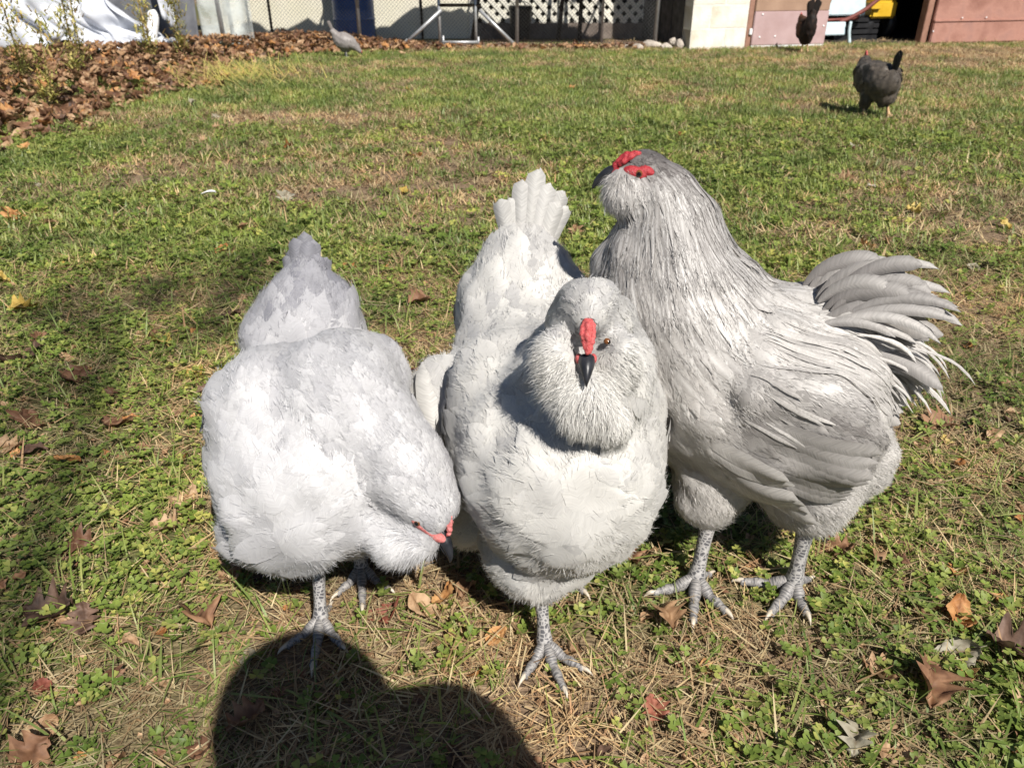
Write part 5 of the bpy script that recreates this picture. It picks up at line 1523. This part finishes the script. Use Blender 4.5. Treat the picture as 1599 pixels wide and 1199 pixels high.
def fallen_leaf(x, y, size, kind, colour, seed, z=.006, label=None, group=None, rz=None):
    g = np.random.default_rng(seed)
    V, F, vein = leaf_shape(kind, size, g)
    me = npmesh('leaf', V, F, True, {'vein': ('FLOAT', vein)})
    o = link('leaf', me, LM[colour], None, (x, y, z))
    o.rotation_euler = (g.normal(0, .28), g.normal(0, .28), g.uniform(0, 6.28) if rz is None else rz)
    return tag(o, label, 'leaf', group)

FALL = [
 (-.514, .968, .070, 'plain', 'tan', 'large tan curled leaf beside the left hen'), (-.512, .902, .055, 'oak', 'tan', 'tan folded leaf just below the large tan curled leaf'),
 (-.746, 1.07, .046, 'plain', 'orange', 'narrow orange-brown leaf standing on edge left of the left hen'), (-.889, 1.205, .085, 'maple', 'brown', 'broad brown leaf with upturned rim near the left edge of the lawn'),
 (-.871, 1.119, .062, 'oak', 'tan', 'crumpled tan-brown leaf touching the broad upturned leaf'), (-.816, 1.089, .060, 'plain', 'dark', 'dark narrow leaf lying under the crumpled tan-brown leaf'),
 (-1.044, 1.468, .12, 'oak', 'dark', 'big dark crinkled oak leaf at the far left of the lawn'), (-1.053, 1.548, .05, 'oak', 'brown', 'small brown leaf behind the big dark crinkled oak leaf'),
 (-.884, 1.367, .08, 'oak', 'brown', 'flat brown lobed leaf right of the big dark oak leaf'), (-.773, 1.525, .07, 'plain', 'yellow', 'smooth golden oval leaf lying flat behind the left hen'),
 (-.643, 1.381, .05, 'oak', 'yellow', 'small yellow-tan leaf just left of the left hen\'s back'), (-.594, 1.314, .055, 'plain', 'dark', 'dark curled leaf under the small yellow-tan leaf'),
 (-1.183, 1.718, .085, 'oak', 'yellow', 'golden lobed leaf at the left edge, behind the dark oak leaf'), (-1.643, 2.485, .11, 'oak', 'orange', 'orange-brown leaf standing up at the far left'),
 (-.841, 2.144, .062, 'plain', 'orange', 'orange leaf alone on the lawn behind the left hen'), (-.429, 3.399, .09, 'oak', 'orange', 'orange leaf far back on the open lawn'),
 (-.40, .717, .06, 'maple', 'brown', 'rusty pointed leaf standing up in front of the left hen'), (-.379, .806, .055, 'oak', 'tan', 'greyish tan leaf under the left hen\'s breast'),
 (-.626, .869, .055, 'oak', 'brown', 'brown curled leaf half buried left of the left hen'), (-.597, .728, .085, 'oak', 'dark', 'dull dark leaf pressed flat in the grass at lower left'),
 (-.544, .711, .055, 'oak', 'dark', 'dull brown leaf fragment right of the flat dark leaf'), (-.156, .728, .050, 'maple', 'red', 'rust-coloured leaf tip beside the lowered hen\'s beak'),
 (-.120, .739, .062, 'plain', 'tan', 'long tan leaf below the lowered hen\'s head'), (-.088, .757, .050, 'plain', 'orange', 'folded orange-tan leaf between the two hens'), (-.058, .768, .045, 'plain', 'tan', 'small tan leaf left of the middle hen\'s leg'),
 (-.544, .612, .035, 'plain', 'red', 'small maroon leaf at lower left'), (-.507, .522, .075, 'oak', 'brown', 'pinkish brown leaf in the bottom left corner'), (-.518, .557, .05, 'plain', 'tan', 'tan strip of leaf above the bottom left leaf'),
 (-.333, .53, .045, 'plain', 'brown', 'brown leaf on the shadow edge at the bottom'), (-.295, .565, .055, 'oak', 'brown', 'rusty leaf lying inside the photographer\'s shadow'), (-.321, .66, .036, 'plain', 'pale', 'pale pink-grey leaf beside the shaded hen\'s foot'),
 (-.02, .69, .040, 'plain', 'orange', 'small orange leaf left of the middle hen\'s foot'), (.484, .617, .075, 'maple', 'brown', 'large warm brown lobed leaf at lower right'), (.44, .636, .062, 'oak', 'tan', 'wrinkled tan leaf left of the large brown lobed leaf'),
 (.575, .722, .065, 'plain', 'orange', 'rusty curled oval leaf at the right, above the lobed leaf'), (.612, .665, .075, 'maple', 'dark', 'dark brown crumpled leaf at the right edge'), (.545, .665, .07, 'plain', 'pale', 'pale grey-green leaf showing its underside at lower right'),
 (.162, .582, .040, 'oak', 'red', 'small red-brown leaf below the middle hen'), (.372, .541, .048, 'oak', 'pale', 'torn pale leaf near the bottom right'), (.245, .557, .035, 'plain', 'tan', 'tan leaf scrap between the torn pale and red-brown leaves'),
 (.467, .852, .055, 'oak', 'brown', 'brown flat leaf behind the rooster\'s rear foot'), (.514, .832, .035, 'plain', 'tan', 'small tan leaf right of the rooster\'s rear foot'), (.781, 1.194, .085, 'oak', 'brown', 'brown curled leaf right of the rooster\'s tail'),
 (.852, 1.157, .050, 'plain', 'tan', 'tan leaf at the right edge beyond the rooster\'s tail'), (.748, 1.061, .032, 'plain', 'orange', 'tiny orange leaf below the brown curled leaf'), (.711, 1.119, .04, 'plain', 'tan', 'straw-coloured leaf left of the brown curled leaf'),
 (.405, .522, .05, 'oak', 'tan', 'tan leaf at the bottom edge on the right'), (.195, .711, .060, 'oak', 'tan', 'tan-brown leaf in front of the rooster\'s front foot'), (.168, .838, .055, 'oak', 'brown', 'brown leaf in the gap between the middle hen and the rooster'),
 (.13, .825, .045, 'plain', 'tan', 'tan leaf behind the middle hen\'s back foot'), (-.228, 1.758, .075, 'oak', 'brown', 'brown leaf between the two hens\' tails'), (-.449, 2.014, .055, 'plain', 'orange', 'orange upright leaf right of the left hen\'s tail'),
 (.771, 2.051, .05, 'oak', 'orange', 'small orange leaf above the rooster\'s tail'), (.809, 3.82, .06, 'oak', 'orange', 'orange leaf on the lawn above the rooster\'s head'), (-.012, 3.218, .06, 'plain', 'tan', 'tan leaf above the middle hen\'s tail'),
 (-.209, 1.395, .045, 'plain', 'red', 'red-brown leaf beside the middle hen\'s wing'), (-.665, 1.672, .065, 'plain', 'dark', 'grey curled leaf left of the left hen\'s rump'), (-.149, 1.468, .04, 'plain', 'pale', 'pale leaf between the hens'),
 (-1.461, 2.38, .06, 'plain', 'tan', 'tan leaf right of the upright orange-brown leaf'), (-1.337, 1.902, .06, 'plain', 'yellow', 'yellow-green leaf at the far left edge'), (-.63, 1.228, .04, 'plain', 'tan', 'thin tan leaf left of the left hen\'s wing'),
 (-.722, 1.194, .07, 'plain', 'brown', 'narrow brown leaf lying flat left of the left hen'), (-.852, 2.366, .05, 'plain', 'tan', 'small tan leaf behind the lone orange leaf'),
]
def drop_leaves():
    for k, (x, y, s, kd, c, lb) in enumerate(FALL):
        fallen_leaf(x, y, s, kd, c, 100 + k, .006 + .004 * (k % 3), lb, 'fallen leaves lying on the lawn')
    # many more small ones further back, alike
    g = np.random.default_rng(77); n = 0
    used = {}
    while n < 135:
        y = (1.9 + 5.6 * g.random() ** 1.3) if n < 80 else .55 + 1.5 * g.random(); x = g.uniform(-.72, .72) * (y * .9 + .3)
        if n >= 80 and ((abs(x + .26) < .17 and y < 1.15) or (-.1 < x < .55 and .62 < y < 1.1)): continue
        if abs(x - 1.945) < .3 and abs(y - 4.4) < .4: continue
        if g.random() > (.95 if x < -.3 or n >= 80 else .35): continue
        kd = ['oak', 'plain', 'maple'][g.integers(3)]; cc = ['tan', 'orange', 'brown', 'tan', 'yellow', 'pale'][g.integers(6)]; sz = g.uniform(.035, .07) if n < 80 else g.uniform(.018, .042)
        q = x / (y * .9 + .3)
        side = 'at the far left' if q < -.45 else 'left of centre' if q < -.22 else 'in the middle' if q < .08 else 'right of centre' if q < .4 else 'on the right-hand side'
        band = 'at the front edge' if y < .7 else 'beside the birds\' feet' if y < 1.0 else 'level with the birds\' tails' if y < 1.5 else 'close behind the birds' if y < 1.9 else 'just beyond the birds' if y < 2.7 else 'midway up the lawn' if y < 4.0 else 'far up the lawn' if y < 5.6 else 'near the fence'
        lb = '%s %s %s leaf %s, %s' % ('tiny' if sz < .03 or .042 < sz < .05 else 'small', {'tan': 'tan', 'orange': 'orange', 'brown': 'brown', 'yellow': 'yellow', 'pale': 'pale grey'}[cc], {'oak': 'lobed', 'plain': 'narrow', 'maple': 'broad'}[kd], band, side)
        if used.get(lb): continue
        used[lb] = 1
        fallen_leaf(x, y, sz, kd, cc, 400 + n, .008, lb, 'small leaves scattered over the back lawn')
        n += 1
    # near small scraps
    protos = []
    for k in range(10):
        gg = np.random.default_rng(900 + k)
        V, F, vein = leaf_shape(['oak', 'maple', 'plain'][k % 3], .070, gg, 9, 5)
        me = npmesh('litter_leaf', V, F, True, {'vein': ('FLOAT', vein)}); me.materials.append(LM[['tan', 'brown', 'tan', 'tan', 'orange', 'tan', 'dark', 'brown', 'tan', 'brown'][k]])
        protos.append(bpy.data.objects.new('litter_leaf.%02d' % k, me))
    CL = collection('litter_leaves', protos)
    # leaf bank along the weeds and the fence
    edge = np.array([(-2.42, 3.7), (-2.30, 4.05), (-2.36, 4.7), (-2.30, 5.2), (-2.15, 5.75), (-2.30, 6.7), (-2.0, 7.5), (-1.4, 7.85), (-1.0, 8.05)])
    pts = []
    while len(pts) < 5200:
        x = g.uniform(-6.2, -.9); y = g.uniform(3.3, 8.5)
        ex = np.interp(y, edge[:, 1], edge[:, 0]) if y < 7.4 else np.interp(y, edge[:, 1], edge[:, 0])
        d = ex - x
        if d < -.25 or (d < 0 and g.random() > math.exp(d / .09)): continue
        if abs(x) > .72 * (y * .9 + .36) + .15: continue
        pts.append((x, y, min(.10, max(0, d) * .12) * (.5 + .8 * float(vnoise(x, y, 2.0))) + .004 + .02 * g.random()))
    # along the fence
    for k in range(500):
        x = g.uniform(-2.6, -.85); pts.append((x, 8.25 - abs(g.normal(0, .22)), .02 + .03 * g.random()))
    for k in range(130):
        x = g.uniform(-1.0, 1.3); pts.append((x, 8.2 - abs(g.normal(0, .12)), .02 + .01 * g.random()))
    pts = np.array(pts); m = len(pts)
    rot = np.stack([g.normal(0, .5, m), g.normal(0, .5, m), g.uniform(0, 6.28, m)], -1)
    scatter('leaf_litter', 'drift of brown fallen leaves under the weeds and along the fence', CL, pts, rot, .7 + .7 * g.random(m), g.integers(0, 10, m))
    # tiny scraps of leaf in the near lawn
    m = 900
    y = .45 + 1.6 * g.random(m); x = g.uniform(-.75, .75, m) * (y * .9 + .36)
    rot = np.stack([g.normal(0, .4, m), g.normal(0, .4, m), g.uniform(0, 6.28, m)], -1)
    scatter('leaf_scraps', 'tiny crumbled leaf bits in the near lawn', CL, np.stack([x, y, .004 + .006 * g.random(m)], -1), rot, .14 + .34 * g.random(m) ** 2, g.integers(0, 10, m))
    # white feather lying on the lawn
    g2 = np.random.default_rng(5)
    nr = 9; s = np.linspace(0, 1, nr); w = np.interp(s, [0, .15, .5, .85, 1], [.15, .7, 1, .7, .1]) * .013
    V = np.stack([np.repeat((s * .055)[:, None], 5, 1), w[:, None] * COLS[None], .012 + .012 * np.sin(s * 2.2)[:, None] + .006 * COLS[None] ** 2 + 0 * w[:, None]], -1).reshape(-1, 3)
    me = npmesh('feather', V, grid_faces(1, nr, 5)); 
    tag(link('feather', me, M_WHITE, None, (-1.10, 2.70, .012)), 'small white feather lying on the lawn behind the left hen', 'feather')

# ------------------------------------------------------------------ weeds
M_WEEDSTEM = leaf_mat('weed_stem', [(.25, .18, .10), (.33, .26, .13), (.22, .20, .08)], .1, .7)
M_WEEDLEAF = leaf_mat('weed_leaf', [(.30, .31, .09), (.42, .39, .12), (.52, .44, .17), (.26, .26, .09), (.46, .32, .14)], .35, .6)
def weed(x, y, h, n, seed, label, spread=.12, lean=0.0):
    g = np.random.default_rng(seed)
    o = empty('weed', (x, y, 0)); tag(o, label, 'weed', 'goldenrod weeds in front of the tarp')
    top = np.array([lean * h, g.normal(0, .03), h])
    V, F, _ = loft([(0, 0, 0, .006, .006), (top[0] * .4 + .01, top[1] * .5, h * .5, .005, .005), (*top, .002, .002)], 12, 6)
    link('stem', npmesh('stem', V, F, True, {'rnd': ('FLOAT', np.full(len(V), g.random()))}), M_WEEDSTEM, o)
    S = catmull(np.array([(0, 0, 0), (top[0] * .4 + .01, top[1] * .5, h * .5), tuple(top)]), 40)
    parts, rn = [], []
    for k in range(n):
        u = g.uniform(.15, 1.0); p = S[int(u * 39)]
        ln = g.uniform(.035, .085) * (1.2 - .5 * u); p = p + g.normal(0, .045, 3) * [1, 1, .4] * (.4 + u); a = g.uniform(0, 6.28)
        parts.append(blade(p, a, ln, g.uniform(.008, .014), g.uniform(.4, 1.4), g.uniform(.2, 1.0), 3)); rn.append(g.random() * .8)
    V, F = join(parts); me = npmesh('foliage', V, F, True, {'rnd': ('FLOAT', np.concatenate([np.full(len(p[0]), r) for p, r in zip(parts, rn)]))})
    f = link('foliage', me, M_WEEDLEAF, o); f['kind'] = 'stuff'
def grow_weeds():
    L_ = [(-3.30, 4.9, .95, 60, 'yellow-green weed nearest the left edge', .02), (-3.05, 4.75, .75, 45, 'second weed from the left edge, branching low', .1), (-3.75, 5.9, 1.1, 70, 'tall leafy weed behind the two weeds at the left edge', -.03),
          (-2.93, 5.55, .95, 80, 'dense upright yellow-green weed in front of the white tarp', 0.0), (-3.22, 6.2, .8, 40, 'thin weed left of the dense upright weed', .05), (-3.02, 6.9, .85, 55, 'weed with drooping tan leaves right of the tarp crest', .03),
          (-3.42, 5.15, 1.0, 110, 'leafy weed with pale yellow leaves right at the left edge', .02), (-3.18, 5.35, .9, 90, 'weed with many small leaves between the branching weed and the dense one', -.02), (-3.62, 5.5, 1.0, 110, 'pale leafy weed at the very left edge', .03), (-2.60, 4.55, .5, 40, 'low weed sprouting from the leaf drift', .1),
          (-2.72, 6.85, 1.0, 90, 'bushy green-yellow weed beside the dark grey tarp', 0.0), (-2.86, 6.6, .55, 30, 'short weed in front of the bushy green-yellow weed', -.05)]
    for k, (x, y, h, n, lb, ln) in enumerate(L_):
        weed(x, y, h, int(n * 7), 60 + k, lb, .1, ln)
    # flattened yellow grass at the edge of the leaf bank
    g = np.random.default_rng(8)
    parts, rn = [], []
    for k in range(420):
        x = g.normal(-1.98, .22); y = g.normal(5.95, .30)
        parts.append(blade([x, y, .02], g.normal(2.6, .7), g.uniform(.10, .28), .006, g.uniform(.9, 1.4), g.uniform(.1, .5), 3)); rn.append(g.random())
    V, F = join(parts); me = npmesh('flattened_grass', V, F, True, {'rnd': ('FLOAT', np.concatenate([np.full(len(p[0]), r) for p, r in zip(parts, rn)]))})
    tag(link('flattened_grass', me, M_WEEDLEAF), 'long yellowed grass flattened at the edge of the leaf drift', None, None, 'stuff')
# ------------------------------------------------------------------ the photographer, crouching behind the camera: casts the shadow in front
def make_person():
    o = np.array([.24, -.30, 0.0])
    pe = empty('person', o); tag(pe, 'person in a dark jacket crouching behind the lens, holding up a phone', 'person')
    P_ = []
    add = lambda rows, lat=None, n=None: P_.append(loft(rows, n, 16, lat)[:2])
    # torso, neck, head
    add([(.25, -.38, .26, .13, .12), (.245, -.37, .36, .16, .13), (.24, -.33, .50, .165, .125), (.228, -.27, .64, .18, .12), (.215, -.20, .74, .17, .12), (.212, -.22, .80, .085, .075)], (1, 0, 0))
    add([(.195, -.22, .78, .055, .055), (.180, -.21, .84, .05, .052), (.170, -.20, .88, .05, .055)], (1, 0, 0))
    P_.append(ellipsoid((.168, -.192, .955), (.085, .10, .115), (12, 0, 0)))
    P_.append(ellipsoid((.166, -.295 + .205, .945), (.012, .018, .016)))
    # thighs, shins, feet
    for sx, sg in ((.15, -1), (.35, 1)):
        add([(.25 + .09 * sg, -.38, .27, .09, .09), (sx + .03 * sg, -.26, .36, .082, .082), (sx + .06 * sg, -.10, .43, .065, .065), (sx + .06 * sg, -.07, .42, .06, .06)], (1, 0, 0))
        add([(sx + .06 * sg, -.075, .43, .06, .06), (sx + .06 * sg, -.16, .28, .058, .058), (sx + .06 * sg, -.24, .10, .042, .042), (sx + .06 * sg, -.25, .06, .045, .045)], (1, 0, 0))
        add([(sx + .06 * sg, -.29, .05, .04, .045), (sx + .06 * sg, -.22, .045, .046, .045), (sx + .06 * sg, -.12, .035, .045, .035), (sx + .06 * sg, -.07, .03, .03, .022)], (1, 0, 0))
    # arms: right elbow raised, both hands at the phone
    add([(.310, -.24, .740, .085, .08), (.300, -.17, .760, .070, .068), (.270, -.085, .780, .060, .060), (.240, -.060, .772, .056, .056)], (0, .3, 1))
    add([(.255, -.065, .780, .056, .056), (.205, -.050, .770, .048, .048), (.165, -.03, .763, .032, .034), (.14, -.03, .757, .026, .03)], (0, .3, 1))
    add([(.08, -.24, .75, .07, .065), (.05, -.20, .69, .058, .056), (.02, -.13, .61, .048, .048), (.01, -.11, .605, .046, .046)], (1, 0, 0))
    add([(.005, -.12, .62, .046, .046), (.010, -.08, .65, .038, .038), (.020, -.055, .685, .028, .03), (.024, -.05, .70, .025, .026)], (1, 0, 0))
    # hands: palm, four fingers, thumb
    def hand(p, d, across, curl):
        p, d, across, curl = (np.array(v, float) for v in (p, d, across, curl))
        P_.append(ellipsoid(p, (.034, .016, .036)))
        for q, ln in enumerate((.060, .070, .066, .052)):
            b0 = p + across * (q - 1.5) * .017
            add([(*b0, .009, .009), (*(b0 + d * ln * .45), .0085, .0085), (*(b0 + d * ln * .75 + curl * ln * .25), .008, .008), (*(b0 + d * ln * .8 + curl * ln * .55), .0065, .0065)], None, 10)
        b0 = p - across * .03
        add([(*b0, .011, .011), (*(b0 - across * .018 + d * .02), .010, .010), (*(b0 - across * .02 + d * .045), .0075, .0075)], None, 10)
    hand((.128, -.035, .752), (-.6, .2, .35), (0, -.1, -1), (-.5, -.5, 0))
    hand((.026, -.05, .715), (.1, .2, 1.0), (1, 0, 0), (.3, .5, .2))
    me = melt(P_, .006, 6)
    n = len(me.vertices); V = np.zeros(n * 3, np.float32); me.vertices.foreach_get('co', V); V = V.reshape(-1, 3)
    skin = (V[:, 2] > .83) | ((np.linalg.norm(V - np.array([.11, -.03, .75]), axis=1) < .075)) | (np.linalg.norm(V - np.array([.026, -.04, .735]), axis=1) < .06)
    low = V[:, 2] < .40; shoe = V[:, 2] < .075
    c = np.tile(np.array([.03, .035, .045]), (n, 1)); c[low] = (.05, .07, .12); c[shoe] = (.03, .025, .02); c[skin] = (.48, .30, .22)
    a = me.attributes.new('col', 'FLOAT_COLOR', 'POINT'); a.data.foreach_set('color', np.concatenate([c, np.ones((n, 1))], 1).astype(np.float32).ravel())
    me.vertices.foreach_set('co', (V - o).astype(np.float32).ravel()); me.update(); me.materials.clear(); me.name = 'body'
    m, nt, N, L, P = newmat('clothes_and_skin'); at = N.new('ShaderNodeAttribute'); at.attribute_name = 'col'; L.new(at.outputs['Color'], P.inputs['Base Color']); P.inputs['Roughness'].default_value = .75
    link('body', me, m, pe)
    hm = noisy('brown_hair', (.05, .03, .02), (.09, .055, .035), 60, .6, .4, 200, .3)
    hp = [ellipsoid((.167, -.212, .978), (.100, .106, .112)), ellipsoid((.168, -.262, .90), (.092, .055, .10))]
    hme = melt(hp, .008, 4); n = len(hme.vertices); V = np.zeros(n * 3, np.float32); hme.vertices.foreach_get('co', V); V = V.reshape(-1, 3)
    hme.vertices.foreach_set('co', (V - o).astype(np.float32).ravel()); hme.update(); hme.materials.clear()
    link('hair', hme, hm, pe)
    for ex in (.138, .196):
        link('eye', npmesh('eye', *ellipsoid(np.array([ex, -.102, .958]) - o, (.012, .010, .010))), M_WHITE, pe)
    ph = empty('phone', (.066, -.022, .742)); tag(ph, 'black phone held level by the crouching person', 'phone')
    box('case', (.150, .008, .072), (0, 0, 0), M_BLACKPL, ph, bev=.003)
    box('camera_bump', (.03, .003, .03), (-.057, .0055, .008), M_BLACKPL, ph, bev=.001)

# ------------------------------------------------------------------ assemble
make_left_hen()
make_middle_hen()
make_rooster()
make_far_birds()
sow_all()
drop_leaves()
grow_weeds()
make_person()
